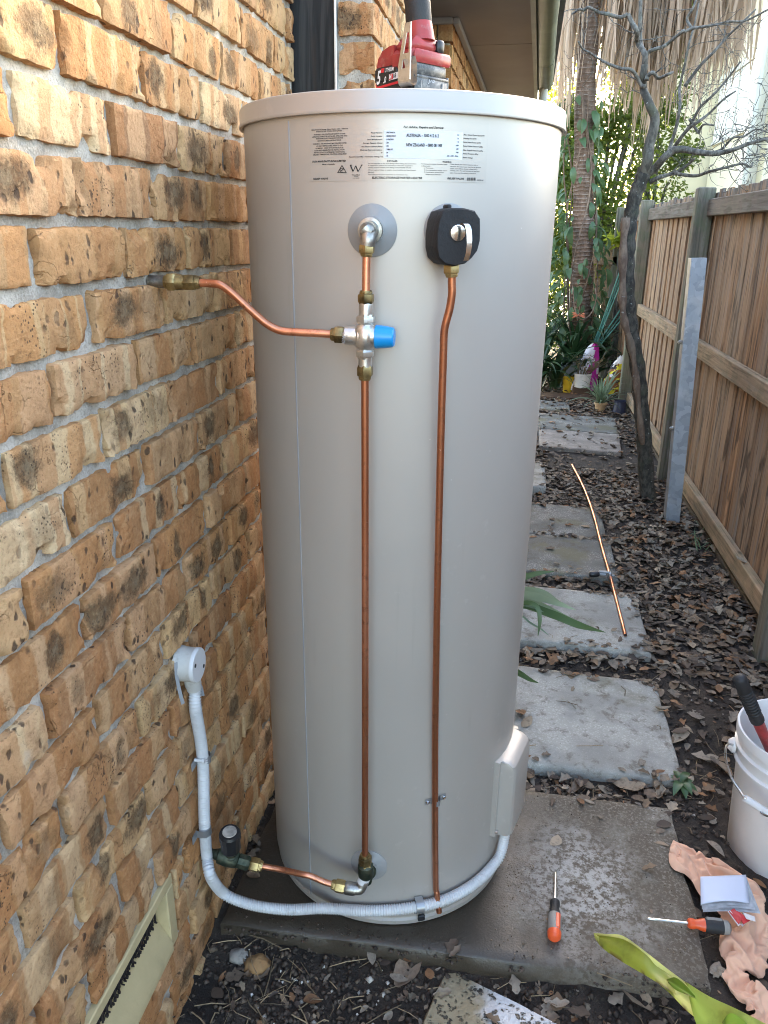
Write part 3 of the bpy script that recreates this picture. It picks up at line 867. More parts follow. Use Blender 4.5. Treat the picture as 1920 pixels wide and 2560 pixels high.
# low vent
vent = MB().build('vent', M['cream'], wall1) if False else None
vm = MB()
vm.box((-.05, (VY0 + VY1) / 2, .2885), (.098, VY1 - VY0, .024), .002)
vm.box((-.05, VY1 - .016, .205), (.100, .030, .142), .002)
vs = [(.003, VY0, .131), (.003, VY1 - .032, .131), (.003, VY1 - .032, .150), (.003, VY0, .150), (-.030, VY0, .214), (-.030, VY1 - .032, .214), (-.030, VY0, .131), (-.030, VY1 - .032, .131)]
vm.add(vs, [(0, 1, 2, 3), (3, 2, 5, 4), (1, 7, 5, 2), (0, 3, 4, 6)])
vent = vm.build('vent_surround', M['cream'], wall1)
ms = MB()
ms.box((-.034, .76, .245), (.004, .62, .08))
y = VY0
while y < VY1 - .04:
    ms.box((-.026 + R.uniform(-.003, .003), y, .245 + R.uniform(-.004, .002)), (.003, .0026, .066 + R.uniform(0, .010)))
    if R.random() < .6: ms.box((-.022, y + .003, .2135), (.005, .0026, .0055), rot=Matrix.Rotation(R.uniform(-.8, .8), 3, 'X'))
    y += .0075
for z in (.218, .227, .236, .245, .254): ms.box((-.027, .76, z), (.003, .6, .0026))
ms.build('vent_mesh', M['mesh'], wall1)

# dark board, trim and the stepped-out pier
b = MB(); b.box((-.07, 2.212, 1.25), (.345, .02, 2.6)); b.build('dark_board', M['dark_board'], house)
b = MB(); b.box((.1045, 2.205, 1.25), (.006, .03, 2.6), .001); b.build('trim_strip', M['alu'], house)
PX = .205
m2 = MB()
m2.box((.15, 2.2575, 1.2), (.088, .095, 2.3)); m2.box((.09, 2.55, 1.2), (.21, .55, 2.3))
wall2 = m2.build('pier_wall', M['mortar'], house, smooth=False)
for n in range(-14, 12):
    zc = Z0 + PC * (n + .5) + .018
    if zc < 1.5: continue
    lay(wall2, .109, PX - .0005, zc, 'y', 2.2)
    y = 2.206 if n % 2 == 0 else 2.206 - .12
    while y < 2.84:
        a = max(y, 2.206); b_ = min(y + .23, 2.835)
        lay(wall2, a, b_, zc, 'x', PX)
        y += .24
# window jamb beside the pier and glass
b = MB(); b.box((.17, 2.858, 1.2), (.06, .036, 2.3), .003); b.box((.172, 2.91, 1.2), (.05, .03, 2.3), .003); b.box((.15, 3.0, 1.2), (.06, .10, 2.3), .004)
b.build('window_frame', M['blueframe'], house)
b = MB(); b.box((.13, 3.42, 1.2), (.01, .72, 2.3)); b.build('window', M['glass'], house)
# the further wall, slightly turned
YAW = -math.radians(1.45)
PV = V((.26, 3.79, 0)); RY = rotz(YAW)
def far(p): return PV + RY @ (V(p) - PV)
m3 = MB(); m3.box(far((.12, 4.95, 1.1)), (.25, 2.25, 2.49), rot=RY)
wall3 = m3.build('far_wall', M['mortar'], house, smooth=False)
blk = MB()
for n in range(-15, 12):
    zc = 2.35 - .048 - PC * (11 - n)
    if zc < 1.85:
        if zc > -.1:
            for k in range(10): blk.box(far((.23, 3.95 + k * .24, zc)), (.06, .23, .0765), .006, rot=RY)
        continue
    y = 3.79 if n % 2 == 0 else 3.67
    for k in range(9):
        a = max(y + k * .24, 3.793); b_ = y + k * .24 + .23
        if b_ > 6.05: continue
        o = lay(wall3, a, b_, zc, 'x', .26)
        c = far((.26, (a + b_) / 2, zc)); o.location = c - ORG[wall3]; o.rotation_euler[2] += YAW
    o = lay(wall3, .02, .252, zc, 'y', 3.79)
    if n % 2: o.location.x -= .06
bo = blk.build('brick_courses', M['brick'], wall3); bo['kind'] = 'stuff'
# eave
SZ = 2.35
for i, (ya, yb) in enumerate(((3.2, 4.318), (4.326, 6.02))):
    b = MB(); b.box(far((.29, (ya + yb) / 2, SZ + .005)), (.62, yb - ya, .009), rot=RY); b.build('soffit_panel', M['soffit'], house, smooth=False)
b = MB()
b.box(far((.274, 4.88, SZ - .012)), (.026, 2.2, .024), .003, rot=RY); b.box(far((.13, 3.778, SZ - .012)), (.26, .024, .024), .003, rot=RY)
b.build('soffit_trim', M['trim_paint'], house)
b = MB(); b.box(far((.597, 4.62, SZ + .075)), (.02, 2.84, .17), rot=RY); b.build('fascia', M['fascia'], house)
def gutter(y0, y1, grow):
    pr = [(.608, .10), (.608, .012), (.618, .002), (.668, .0), (.690, .014), (.697, .05), (.700, .105), (.692, .107), (.690, .09), (.684, .05), (.680, .02), (.665, .01), (.62, .012), (.614, .02), (.614, .10)]
    m = MB(); vs = []
    for y in (y0, y1):
        for (x, z) in pr: vs.append(far((.61 + (x - .61) * (1 + grow), y, SZ + z - grow * .05)))
    k = len(pr)
    fs = [(i, (i + 1) % k, k + (i + 1) % k, k + i) for i in range(k)]
    fs += [tuple(range(k)), tuple(range(k, 2 * k))[::-1]]
    m.add(vs, fs); return m
for ya, yb, gr in ((3.2, 3.99, .03), (3.98, 4.92, 0), (4.90, 5.70, .03)):
    gutter(ya, yb, gr).build('gutter', M['gutter'], house, angle=50)
b = MB(); b.tube([far((.645, 5.60, SZ + .01)), far((.645, 5.60, SZ - .12)), far((.56, 5.60, SZ - .24)), far((.40, 5.6, SZ - .36)), far((.37, 5.6, SZ - .5)), far((.37, 5.6, 0))], .028, 14)
b.build('downpipe', M['fascia'], house)
b = MB()
b.add([(.72, 3.18, 2.46), (.76, 6.06, 2.46), (-3.6, 3.18, 4.3), (-3.6, 6.06, 4.3), (.72, 3.18, 2.44), (.76, 6.06, 2.44), (-3.6, 3.18, 2.4), (-3.6, 6.06, 2.4)],
      [(0, 1, 3, 2), (4, 6, 7, 5), (0, 4, 5, 1), (1, 5, 7, 3), (0, 2, 6, 4), (2, 3, 7, 6)])
b.add([(-.25, -1.62, 2.5), (-.25, 3.17, 2.5), (-3.6, -1.62, 4.3), (-3.6, 3.17, 4.3), (-.25, -1.62, 2.45), (-.25, 3.17, 2.45), (-3.6, -1.62, 2.4), (-3.6, 3.17, 2.4)],
      [(0, 1, 3, 2), (4, 6, 7, 5), (0, 4, 5, 1), (1, 5, 7, 3), (0, 2, 6, 4), (2, 3, 7, 6)])
b.box((-1.95, 2.2, 1.2), (3.3, 7.6, 2.4))
b.build('roof', M['rooftile'], house, smooth=False)

# ------------------------------------------------------------------ stepping stones and slabs
def slab(corners, th, m, label, zt=0., grp='concrete slabs of the side path', name='concrete_slab', seed=0, amp=.006):
    c = [V((p[0], p[1], 0)) for p in corners]    # near-left, near-right, far-right, far-left
    cen = sum(c, V()) / 4
    N = 26
    def top(u, v):
        p = c[0] * (1 - u) * (1 - v) + c[1] * u * (1 - v) + c[2] * u * v + c[3] * (1 - u) * v
        e = min(u, 1 - u, v, 1 - v)
        d = (p - cen)
        k = 1 + mn.noise(V((p.x * 9, p.y * 9, seed))) * .012 * (1 if e < .02 else 0) + mn.noise(V((p.x * 40, p.y * 40, seed))) * .005 * (1 if e < .02 else 0)
        p = cen + d * k
        z = zt + mn.noise(V((p.x * 6, p.y * 6, seed))) * amp * .4 + mn.noise(V((p.x * 45, p.y * 45, seed))) * .0012
        if e < 1e-6: z -= .006 + .004 * mn.noise(V((p.x * 50, p.y * 50, 3)))
        return V((p.x, p.y, z))
    def uu(t): return .5 - .5 * math.cos(math.pi * t) if False else (0 if t < 1e-6 else 1 if t > 1 - 1e-6 else .012 + (t - 1 / N) / (1 - 2 / N) * .976)
    m_ = MB(); m_.grid(lambda a, b_: top(uu(a), uu(b_)), N, N)
    rim = [i for i in range(N + 1)] + [j * (N + 1) + N for j in range(1, N + 1)] + [N * (N + 1) + i for i in range(N - 1, -1, -1)] + [j * (N + 1) for j in range(N - 1, 0, -1)]
    b0 = len(m_.v); L = len(rim)
    for lev in (.5, 1.):
        for i in rim:
            x, y, z = m_.v[i]; q = V((x, y, 0)); d = (q - cen).normalized()
            q = q + d * (mn.noise(V((x * 30, y * 30, lev * 7))) * .005)
            m_.v.append((q.x, q.y, z - th * lev))
    for lev in range(2):
        for k in range(L):
            k2 = (k + 1) % L
            a0 = rim[k] if lev == 0 else b0 + k; a1 = rim[k2] if lev == 0 else b0 + k2
            d0 = b0 + lev * L + k; d1 = b0 + lev * L + k2
            m_.f.append((a0, d0, d1, a1))
    m_.m = [0] * len(m_.f)
    o = m_.build(name, M[m], loc=(cen.x, cen.y, zt), angle=50)
    return tag(o, label, 'slab', grp)
slab([(.02, 1.262), (1.105, 1.285), (1.115, 1.835), (.04, 1.86)], .075, 'slab_wet', 'wide stained concrete slab under the water heater with a screwdriver on it', 0, name='concrete_slab', seed=1)
slab([(.60, 1.958), (1.178, 1.958), (1.180, 2.49), (.60, 2.53)], .06, 'slab', 'pale blotchy slab just behind the one under the heater', 0., seed=2)
slab([(.61, 2.715), (1.198, 2.69), (1.208, 3.19), (.62, 3.22)], .06, 'slab', 'pale grey slab on which the near end of the loose copper pipe lies', .003, seed=3)
slab([(.60, 3.385), (1.155, 3.36), (1.17, 3.865), (.60, 3.875)], .06, 'slab_dark', 'dark grey slab beside the pipe cutter', -.002, seed=4)
slab([(.60, 3.905), (1.16, 3.895), (1.17, 4.385), (.60, 4.41)], .06, 'slab_dark', 'dark slab touching the far side of the one by the pipe cutter', -.012, seed=5)
slab([(.36, 4.62), (.865, 4.62), (.875, 5.17), (.36, 5.17)], .07, 'slab', 'pale square slab at the far end of the loose copper pipe, left side', .02, seed=6)
slab([(.35, 5.21), (.80, 5.21), (.81, 5.73), (.35, 5.73)], .05, 'slab_pink', 'small pinkish slab left of the broad pair of slabs', -.006, seed=7)
slab([(.35, 5.86), (.81, 5.86), (.82, 6.36), (.35, 6.36)], .05, 'slab_dark', 'small dark slab left of the farther broad slab', -.005, seed=8)
slab([(.35, 6.44), (.80, 6.44), (.80, 6.98), (.35, 6.98)], .05, 'slab_dark', 'farthest small dark slab on the left', -.005, seed=9)
slab([(.85, 5.70), (1.44, 5.62), (1.49, 6.19), (.86, 6.25)], .05, 'slab_pink', 'broad pinkish grey slab, nearer of the pair before the potted plants', -.004, seed=10)
slab([(.86, 6.265), (1.49, 6.20), (1.52, 6.78), (.86, 6.84)], .05, 'slab_dark', 'broad darker slab, farther of the pair before the potted plants', -.006, seed=12)
slab([(.87, 7.06), (1.16, 7.02), (1.17, 7.40), (.87, 7.44)], .05, 'slab_dark', 'small rounded grey paver in the leaves before the pots', -.012, seed=13)
slab([(.3, 7.62), (1.5, 7.55), (1.55, 7.78), (.3, 7.86)], .05, 'blockwood', 'long dark timber edging lying in front of the pots', -.005, name='timber_edging', seed=14)
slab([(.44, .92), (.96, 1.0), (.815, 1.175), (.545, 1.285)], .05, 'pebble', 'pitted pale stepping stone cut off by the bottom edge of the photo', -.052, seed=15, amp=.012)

# ------------------------------------------------------------------ water heater
heater = thing('water_heater', (TC.x, TC.y, 0), 'tall beige cylindrical electric water heater with printed label near its top', 'water heater')
m = MB()
m.lathe(TC, [(TR - .012, .004), (TR - .004, .004), (TR - .004, .014), (TR - .009, .018), (TR - .009, .024), (TR - .001, .030), (TR, .036), (TR, 1.675)], 160)
m.build('body', M['tank'], heater, angle=30)
m = MB()
LR = TR + .0065
m.lathe(TC, [(TR - .004, 1.678), (TR + .003, 1.6712), (LR + .0012, 1.6715), (LR + .0018, 1.6735), (LR + .0012, 1.6765), (LR, 1.6785), (LR, 1.699), (LR - .0015, 1.7025), (LR - .005, 1.7042), (LR - .03, 1.7065), (.12, 1.710), (.001, 1.711)], 160)
m.build('lid', M['lid'], heater, angle=40)
m = MB(); t0 = math.radians(-30.25)
m.box(tp(-30.25, .845, TR + .0002), (.0016, .002, 1.64), rot=rotz(t0)); m.build('seam', M['tape'], heater, smooth=False)
# clear sticker, white panel, print
def patch(th0, th1, z0, z1, r, nu=40, rc=0):
    mm = MB()
    mm.grid(lambda u, v: tp(th0 + (th1 - th0) * u, z0 + (z1 - z0) * v, r), nu, 2)
    return mm
def lp(x, y):   # label-view pixel -> (angle, z)
    X = (720 + x * .33756) * .86406; Y = (280 + y * .33756) * .86406
    p = tk(X, Y); return tang(p), p.z
label = patch(-21.8, 35.6, 1.5735, 1.6612, TR + .0006).build('label', M['sticker'], heater, angle=180)
w0, w1 = lp(712, 134), lp(1288, 352); wz0 = (lp(712, 345)[1] + lp(1283, 352)[1]) / 2; wz1 = (lp(712, 134)[1] + lp(1288, 148)[1]) / 2
patch(w0[0], w1[0], wz0, wz1, TR + .0010, 20).build('label_panel', M['lblwhite'], label, angle=180)
def ptext(mm, job, x0, x1, y, h, r):
    vs, fs, wd = GL[job]
    a, za = lp(x0, y); b, zb = lp(x1, y + (0 if True else 0))
    z = (lp((x0 + x1) / 2, y)[1]); hh = abs(lp(x0, y - h / 2)[1] - lp(x0, y + h / 2)[1])
    k = hh / .70
    mm.add([tp(a + (b - a) * vx / wd, z - hh / 2 + vy * k, r) for vx, vy in vs], fs)
mm = MB()
for j, t in zip(_j1, LBL): ptext(mm, j, t[0], t[1], t[2], t[3], TR + .0014)
def lline(x0, y0, x1, y1, wpx):
    a = V((x0, y0)); b = V((x1, y1)); d = (b - a).normalized() * wpx / 2; n_ = V((-d.y, d.x))
    qs = [a - n_, b - n_, b + n_, a + n_]
    vs = []
    for q in qs:
        t, z = lp(q.x, q.y); vs.append(tp(t, z, TR + .0014))
    mm.add(vs, [(0, 1, 2, 3)])
# compliance triangle with tick, and the W mark
for (x0, y0, x1, y1, wd) in ((371, 448, 402, 396, 5), (402, 396, 433, 448, 5), (368, 449, 436, 449, 5), (392, 428, 400, 438, 5), (398, 437, 416, 416, 5),
                             (465, 395, 483, 440, 9), (483, 442, 503, 398, 5), (503, 398, 521, 442, 9), (521, 442, 548, 393, 5), (460, 394, 476, 394, 6), (540, 393, 554, 393, 5)):
    lline(x0, y0, x1, y1, wd)
for k in range(14):
    a0 = math.radians(20 + k * 20); a1 = math.radians(40 + k * 20)
    lline(402 + 15 * math.cos(a0), 431 - 15 * math.sin(a0), 402 + 15 * math.cos(a1), 431 - 15 * math.sin(a1), 4)
for k, wd in enumerate((4, 2, 5, 3, 2, 6, 3, 2, 5, 3)): lline(1326 + k * 6.5, 486, 1326 + k * 6.5, 508, wd)
lline(1008, 412, 1008, 452, 2)
mm.build('printing', M['ink'], label, smooth=False)
mm = MB()
for j, t in zip(_j2, LBL_IN): ptext(mm, j, t[0], t[1], t[2], t[3], TR + .0018)
mm.build('panel_printing', M['ink'], label, smooth=False)
# grey washers round the fittings
def washer(th, z, r, name='washer'):
    n_ = tp(th, 0, 1) - TC; n_.z = 0; n_.normalize()
    mm = MB(); vs = []; fs = []
    rings = [(r, .0), (r, .002), (r - .002, .0035), (r * .55, .008), (r * .5, .011), (.0, .012)]
    S = 44
    for (rr_, h_) in rings:
        for k in range(S):
            an = 2 * math.pi * k / S; ds = rr_ * math.cos(an); dz = rr_ * math.sin(an)
            vs.append(tp(th + math.degrees(ds / TR), z + dz, TR + h_))
    for i in range(len(rings) - 1):
        for k in range(S): fs.append((i * S + k, i * S + (k + 1) % S, (i + 1) * S + (k + 1) % S, (i + 1) * S + k))
    mm.add(vs, fs); return mm.build(name, M['washer'], heater, angle=40)
p1 = tk(804, 498); p2 = tk(968, 497); p3 = tk(797, 1868)
for p in (p1, p2, p3): washer(tang(p), p.z, .041)
# element cover, lower right
CT = 74.5; cn = V((math.sin(math.radians(CT)), -math.cos(math.radians(CT)), 0)); ct = V((math.cos(math.radians(CT)), math.sin(math.radians(CT)), 0))
def cov(t, nn, z): return TC + ct * t + cn * nn + V((0, 0, z))
m = MB()
prof = [(-.0765, .262), (-.0765, .2985), (-.075, .3005), (-.069, .3005), (-.0675, .303), (-.0660, .324), (-.064, .331), (-.059, .335), (-.052, .336), (.052, .336), (.060, .333), (.066, .324), (.0675, .303), (.07, .3005), (.0765, .299), (.0765, .262)]
zs = [(.166, -.06), (.1665, -.022), (.169, -.006), (.175, 0), (.352, 0), (.363, -.004), (.371, -.014), (.375, -.03), (.3755, -.08)]
vs = []
for z, dn in zs:
    for (t, nn) in prof:
        q = max(nn + (dn if nn > .303 else 0), .2655 if abs(t) > .07 else .285)
        vs.append(cov(t * (1 - .02 * (dn < -.03)), q, z))
k = len(prof); fs = []
for i in range(len(zs) - 1):
    for j in range(k - 1): fs.append((i * k + j, i * k + j + 1, (i + 1) * k + j + 1, (i + 1) * k + j))
fs.append(tuple(range(k))[::-1]); fs.append(tuple((len(zs) - 1) * k + j for j in range(k)))
m.add(vs, fs)
ec = m.build('element_cover', M['cover'], heater, angle=28)
m = MB(); m.fit(cov(-.071, .299, .178), cov(-.071, .31, .178), [(0, .004), (.006, .004), (.007, .003)], 10); m.build('screw', M['steel'], ec)

# ------------------------------------------------------------------ copper pipework
FY = 1.267
pw = thing('copper_pipework', (p1.x, FY, .12), 'copper pipes and mixing valve with blue cap joining the water heater to the wall', 'pipework')
PR = .0066
def P(x, y, Y=FY): return wy(x, y, Y)
def nut(parent, a, b, r, m='brass', name='compression_nut', collar=True):
    a = V(a); b = V(b); L = (b - a).length
    mm = MB()
    mm.fit(a, b, [(0, r * .62), (L * .02, r * .80), (L * .22, r * .84), (L * .25, r), (L * .34, r * 1.04), (L * .78, r * 1.04), (L * .88, r * .97), (L, r * .86)], 6)
    if collar: mm.fit(a, b, [(-L * .06, r * .7), (L * .12, r * .78)], 16)
    return mm.build(name, M[m], parent, angle=25)
# hot outlet elbow
n1 = tp(tang(p1), 0, 1) - TC; n1.z = 0; n1.normalize()
c0 = tp(tang(p1), p1.z, TR + .008)
e0 = P(795, 503)
m = MB(); m.fit(c0, c0 + n1, [(0, .020), (.012, .020), (.013, .015), (.03, .0145)], 18)
m.tube([c0 + n1 * .02, c0 + n1 * .036, V((e0.x, e0.y + .004, e0.z)), e0 + V((0, 0, -.010)), P(793, 530)], .0125, 16, smooth=6)
m.build('elbow', M['dull_nickel'], pw)
nut(pw, P(791.5, 553), P(793, 526), .0125, 'brass')
m = MB(); m.tube([P(792, 545), P(791, 592), P(790.5, 640)], PR, 16); m.build('copper_pipe', M['copper'], pw)
nut(pw, P(790.5, 629), P(790.5, 656), .0135, 'brass_dark')
m = MB(); a = P(790.5, 654); b = P(790, 684); m.fit(a, b, [(0, .0105), (.003, .0115), ((b - a).length, .0112)], 18); m.build('union', M['nickel'], pw)
m = MB(); a = P(788.5, 758); b = P(788.5, 792); m.fit(a, b, [(0, .0112), ((b - a).length, .0115)], 18); m.build('union', M['nickel'], pw)
nut(pw, P(790, 678), P(790, 700), .0155, 'nickel', 'hex_union', False)
nut(pw, P(788.5, 775), P(788.5, 754), .0155, 'nickel', 'hex_union', False)
nut(pw, P(788, 819), P(788.5, 788), .0135, 'brass_dark')
# valve body
m = MB()
a = P(790, 697); b = P(788.5, 758); L = (b - a).length
m.fit(a, b, [(0, .010), (L * .14, .0155), (L * .25, .019), (L * .5, .0205), (L * .75, .019), (L * .86, .0155), (L, .010)], 22)
a = P(744, 724); b = P(814, 727.5); L = (b - a).length
m.fit(a, b, [(0, .0135), (.002, .0150), (L * .42, .0150), (L * .46, .0185), (L * .8, .0195), (L * .84, .0178), (L, .0172)], 22)
vb = m.build('mixing_valve', M['nickel'], pw, angle=30)
m = MB()
a = P(811, 727.3); b = P(852, 729); L = (b - a).length
m.fit(a, b, [(0, .0178), (.001, .0192), (L * .55, .0178), (L * .93, .0158), (L, .0135)], 28); m.build('cap', M['blue'], vb, angle=30)
mm = MB()
for j, (x, y, s) in zip(_jc, ((749, 737, .0070), (752, 728, .006), (764, 735, .007))):
    vs, fs, wd = GL[j]; p = P(x, y); mm.add([(p.x - vy * s, p.y - .0158, p.z + vx * s) for vx, vy in vs], fs)
mm.build('marking', M['tape'], vb, smooth=False)
nut(pw, P(717, 722), P(745, 724), .0140, 'brass_dark')
# pipe from the valve to the wall
m = MB()
m.tube([P(724, 722.5), P(690, 720), P(640, 717.5), P(606, 714), P(580, 702), P(556, 683), P(520, 650), P(494, 627), P(474, 615), P(452, 612), P(420, 610.5)], PR, 16, smooth=7)
m.build('copper_pipe', M['copper'], pw)
w0_ = P(316, 607.5); w0_.x = -.012
nut(pw, P(431, 610.6), P(396, 609.8), .0132, 'brass_dark')
nut(pw, P(358, 608.8), P(384, 609.4), .0150, 'brass')
m = MB(); a = P(380, 609.3); b = P(402, 609.9); m.fit(a, b, [(0, .011), (.002, .0135), ((b - a).length, .0115)], 18); m.build('union', M['brass_dark'], pw)
m = MB(); m.tube([w0_, P(364, 609)], .0105, 16); m.build('wall_stub', M['dull_nickel'], pw)
# long cold pipe down to the lower tee
lo_ = tk(797, 1868)
CY = FY
m = MB(); m.tube([P(788.3, 812), P(788.8, 1200), P(789, 1500), P(788.5, 1853, 1.262)], PR, 16, smooth=8); m.build('copper_pipe', M['copper_dull'], pw)
LY = 1.262
nut(pw, P(788.5, 1846, LY), P(789, 1866, LY), .0145, 'brass_dark')
nut(pw, P(791, 1888, LY), P(789.5, 1866, LY), .0150, 'brass', collar=False)
n3 = tp(tang(lo_), 0, 1) - TC; n3.z = 0; n3.normalize()
c3 = tp(tang(lo_), lo_.z - .004, TR + .008)
m = MB()
m.fit(c3, c3 + n3, [(0, .019), (.01, .019), (.012, .015), (.034, .0145)], 18)
m.fit(P(789.5, 1866, LY), P(791, 1906, LY), [(0, .0115), (.004, .0165), (.030, .0165), (.036, .0125)], 18)
m.build('tee', M['verdigris'], pw)
m = MB(); m.fit(P(790, 1892, LY), P(781, 1909, LY - .004), [(0, .0125), (.018, .0125)], 16); m.build('thread_tape', M['pvc'], pw)
m = MB(); m.tube([P(787, 1900, LY - .002), P(781, 1914, LY - .006), P(775, 1921, LY - .010), P(752, 1918, LY - .012)], .0118, 16, smooth=5)
m.fit(P(768, 1921, LY - .010), P(746, 1917, LY - .012), [(0, .014), (.012, .0145), (.02, .0145), (.025, .012)], 16); m.build('elbow', M['dull_nickel'], pw)
nut(pw, P(718, 1911, LY - .012), P(748, 1917, LY - .012), .0140, 'brass')
SV = wx(441, 1840, 0)   # stop tap outlet at the wall
ty = SV.y
m = MB(); q0 = P(724, 1912, LY - .012); q1 = wy(566, 1871, ty + .004)
m.tube([q0, P(700, 1905, LY - .011), P(672, 1893, LY - .009), P(650, 1888, LY - .008), wy(610, 1879, ty + .006), q1, wy(552, 1868, ty + .004)], PR, 16, smooth=6)
m.build('copper_pipe', M['copper'], pw)

# stop tap at the wall
st = thing('stop_tap', (SV.x, SV.y, SV.z), 'green tarnished stop tap with black knob low on the brick wall', 'tap')
def Q(x, y, dy=0.): return wy(x, y, ty + dy)
m = MB()
a = Q(432, 1838); a.x = -.012
m.tube([a, Q(452, 1842), Q(480, 1848), Q(500, 1855), Q(516, 1861)], lambda t, i: .0115 + .003 * math.sin(i * 2.1), 14, smooth=4)
m.fit(Q(470, 1845), Q(512, 1858), [(0, .011), (.004, .0185), (.026, .0205), (.045, .017), (.05, .012)], 14)
m.fit(Q(500, 1858), Q(497, 1818, -.006), [(0, .016), (.018, .016), (.02, .0135), (.05, .0125)], 14)
m.fit(Q(512, 1858), Q(542, 1867, .002), [(0, .013), (.004, .0165), (.024, .0165), (.03, .012)], 8)
m.build('tap_body', M['verdigris'], st)
h0 = Q(499, 1836, -.006); h1 = Q(496, 1797, -.014)
m = MB(); d = (h1 - h0).length
m.fit(h0, h1, [(0, .018), (d * .1, .0215), (d * .62, .0215), (d * .66, .0235), (d * .9, .0235), (d, .0205), (d * 1.0, .0165)], 14)
kn = m.build('tap_knob', M['black'], st, angle=25)
m = MB(); m.fit(h1 - (h1 - h0).normalized() * .001, h1 + (h1 - h0).normalized() * .02, [(0, .0155), (.002, .0155), (.003, .0145)], 18); m.build('knob_badge', simple('dull_badge', (.42, .38, .33), .5, .3, .3, 60.), kn)
nut(st, wy(566, 1871.5, ty + .004), wy(540, 1865.5, ty + .003), .0150, 'brass')

# relief valve, foam jacket, lever and drain pipe
rv = thing('relief_valve', (p2.x, p2.y, p2.z), 'black foam jacketed relief valve with silver lever and long copper drain pipe', 'valve')
rc = tk(987, 512, TR + .062)
th2 = tang(p2); nn2 = (rc - tk(972, 498, TR)); nn2 = V((math.sin(math.radians(24)), -math.cos(math.radians(24)), 0)); tt2 = V((nn2.y * -1, nn2.x, 0))
def rp(u, z, d): return rc + tt2 * u + V((0, 0, z)) + nn2 * d
out = [(-.036, .026), (-.030, .040), (-.012, .0455), (.012, .0455), (.030, .042), (.040, .030), (.0415, .012), (.042, -.006), (.038, -.022), (.028, -.034), (.016, -.043), (-.004, -.047), (-.022, -.044), (-.034, -.034), (-.0385, -.018), (-.039, .006)]
m = MB(); vs = []
lev = [(-.058, .93), (-.050, 1.0), (-.006, 1.0), (.002, .985), (.0055, .94)]
for d_, s_ in lev:
    for (u, z) in out: vs.append(rp(u * s_ * .91, z * s_ * .93, d_))
k = len(out); fs = []
for i in range(len(lev) - 1):
    for j in range(k): fs.append((i * k + j, i * k + (j + 1) % k, (i + 1) * k + (j + 1) % k, (i + 1) * k + j))
fs.append(tuple((len(lev) - 1) * k + j for j in range(k)))
m.add(vs, fs)
m.box(rp(-.006, .043, -.034), (.008, .022, .010), .002, rot=Matrix((tt2, nn2, V((0, 0, 1)))).transposed())
jac = m.build('foam_jacket', M['foam'], rv, angle=50)
m = MB(); m.fit(rp(-.001, .006, .003), rp(-.001, .006, .02), [(0, .014), (.002, .014), (.005, .012), (.006, .006)], 20)
m.build('valve_cap', M['chrome'], rv)
m = MB()
mw_ = [rp(.000, .018, .014), rp(.004, .020, .020), rp(.008, .014, .026), rp(.009, -.004, .030), rp(.008, -.022, .030), rp(.006, -.034, .027)]
pts = spline(mw_, 5); hw = .0042
vs = []
for p in pts:
    vs += [p - tt2 * hw, p + tt2 * hw, p + tt2 * hw + nn2 * .0022, p - tt2 * hw + nn2 * .0022]
fs = []
for i in range(len(pts) - 1):
    for j in range(4): fs.append((i * 4 + j, i * 4 + (j + 1) % 4, i * 4 + 4 + (j + 1) % 4, i * 4 + 4 + j))
fs += [(0, 1, 2, 3), tuple(len(vs) - 4 + j for j in range(4))[::-1]]
m.add(vs, fs); m.build('lever', M['chrome'], rv)
def D(x, y, o): return tk(x, y, TR + o)
nut(rv, D(975.5, 597, .046), D(975, 568, .046), .0132, 'brass')
m = MB()
m.tube([D(976, 580, .046), D(976, 612, .046), D(976, 636, .046), D(971, 668, .044), D(963, 698, .042), D(959, 722, .040), D(957.5, 770, .038), D(953.5, 900, .034), D(949, 1080, .029), D(945, 1260, .024), D(942, 1440, .019), D(940, 1600, .0135), D(940, 1740, .010), D(940.5, 1850, .009), D(941.5, 1915, .010), D(944, 1932, .014), D(948.5, 1970, .020)], PR, 16, smooth=6)
m.build('copper_pipe', M['copper_dull'], rv)
cl = MB()
for k in range(13):
    pass
ca = tang(tk(940, 1726)); cz = tk(940, 1726).z
arc = []
for k in range(9):
    an = math.pi * k / 8; arc.append((-.0085 * math.cos(an), .003 + .0135 * math.sin(an)))
arc = [(-.024, .001), (-.011, .001)] + arc + [(.011, .001), (.024, .001)]
vs = []
for (s_, h_) in arc:
    for dz in (-.007, .007): vs.append(tp(ca + math.degrees(s_ / TR), cz + dz + s_ * .12, TR + h_ + .001))
cl.add(vs, [(2 * i, 2 * i + 2, 2 * i + 3, 2 * i + 1) for i in range(len(arc) - 1)])
clo = cl.build('pipe_clip', M['clip'], rv)
for s_ in (-.0185, .0185):
    m = MB(); q = tp(ca + math.degrees(s_ / TR), cz + s_ * .12, TR + .001); qn = q - V((TC.x, TC.y, q.z)); m.fit(q, q + qn, [(0, .0048), (.004, .0048), (.0055, .0035)], 6); m.build('screw', M['steel'], clo)

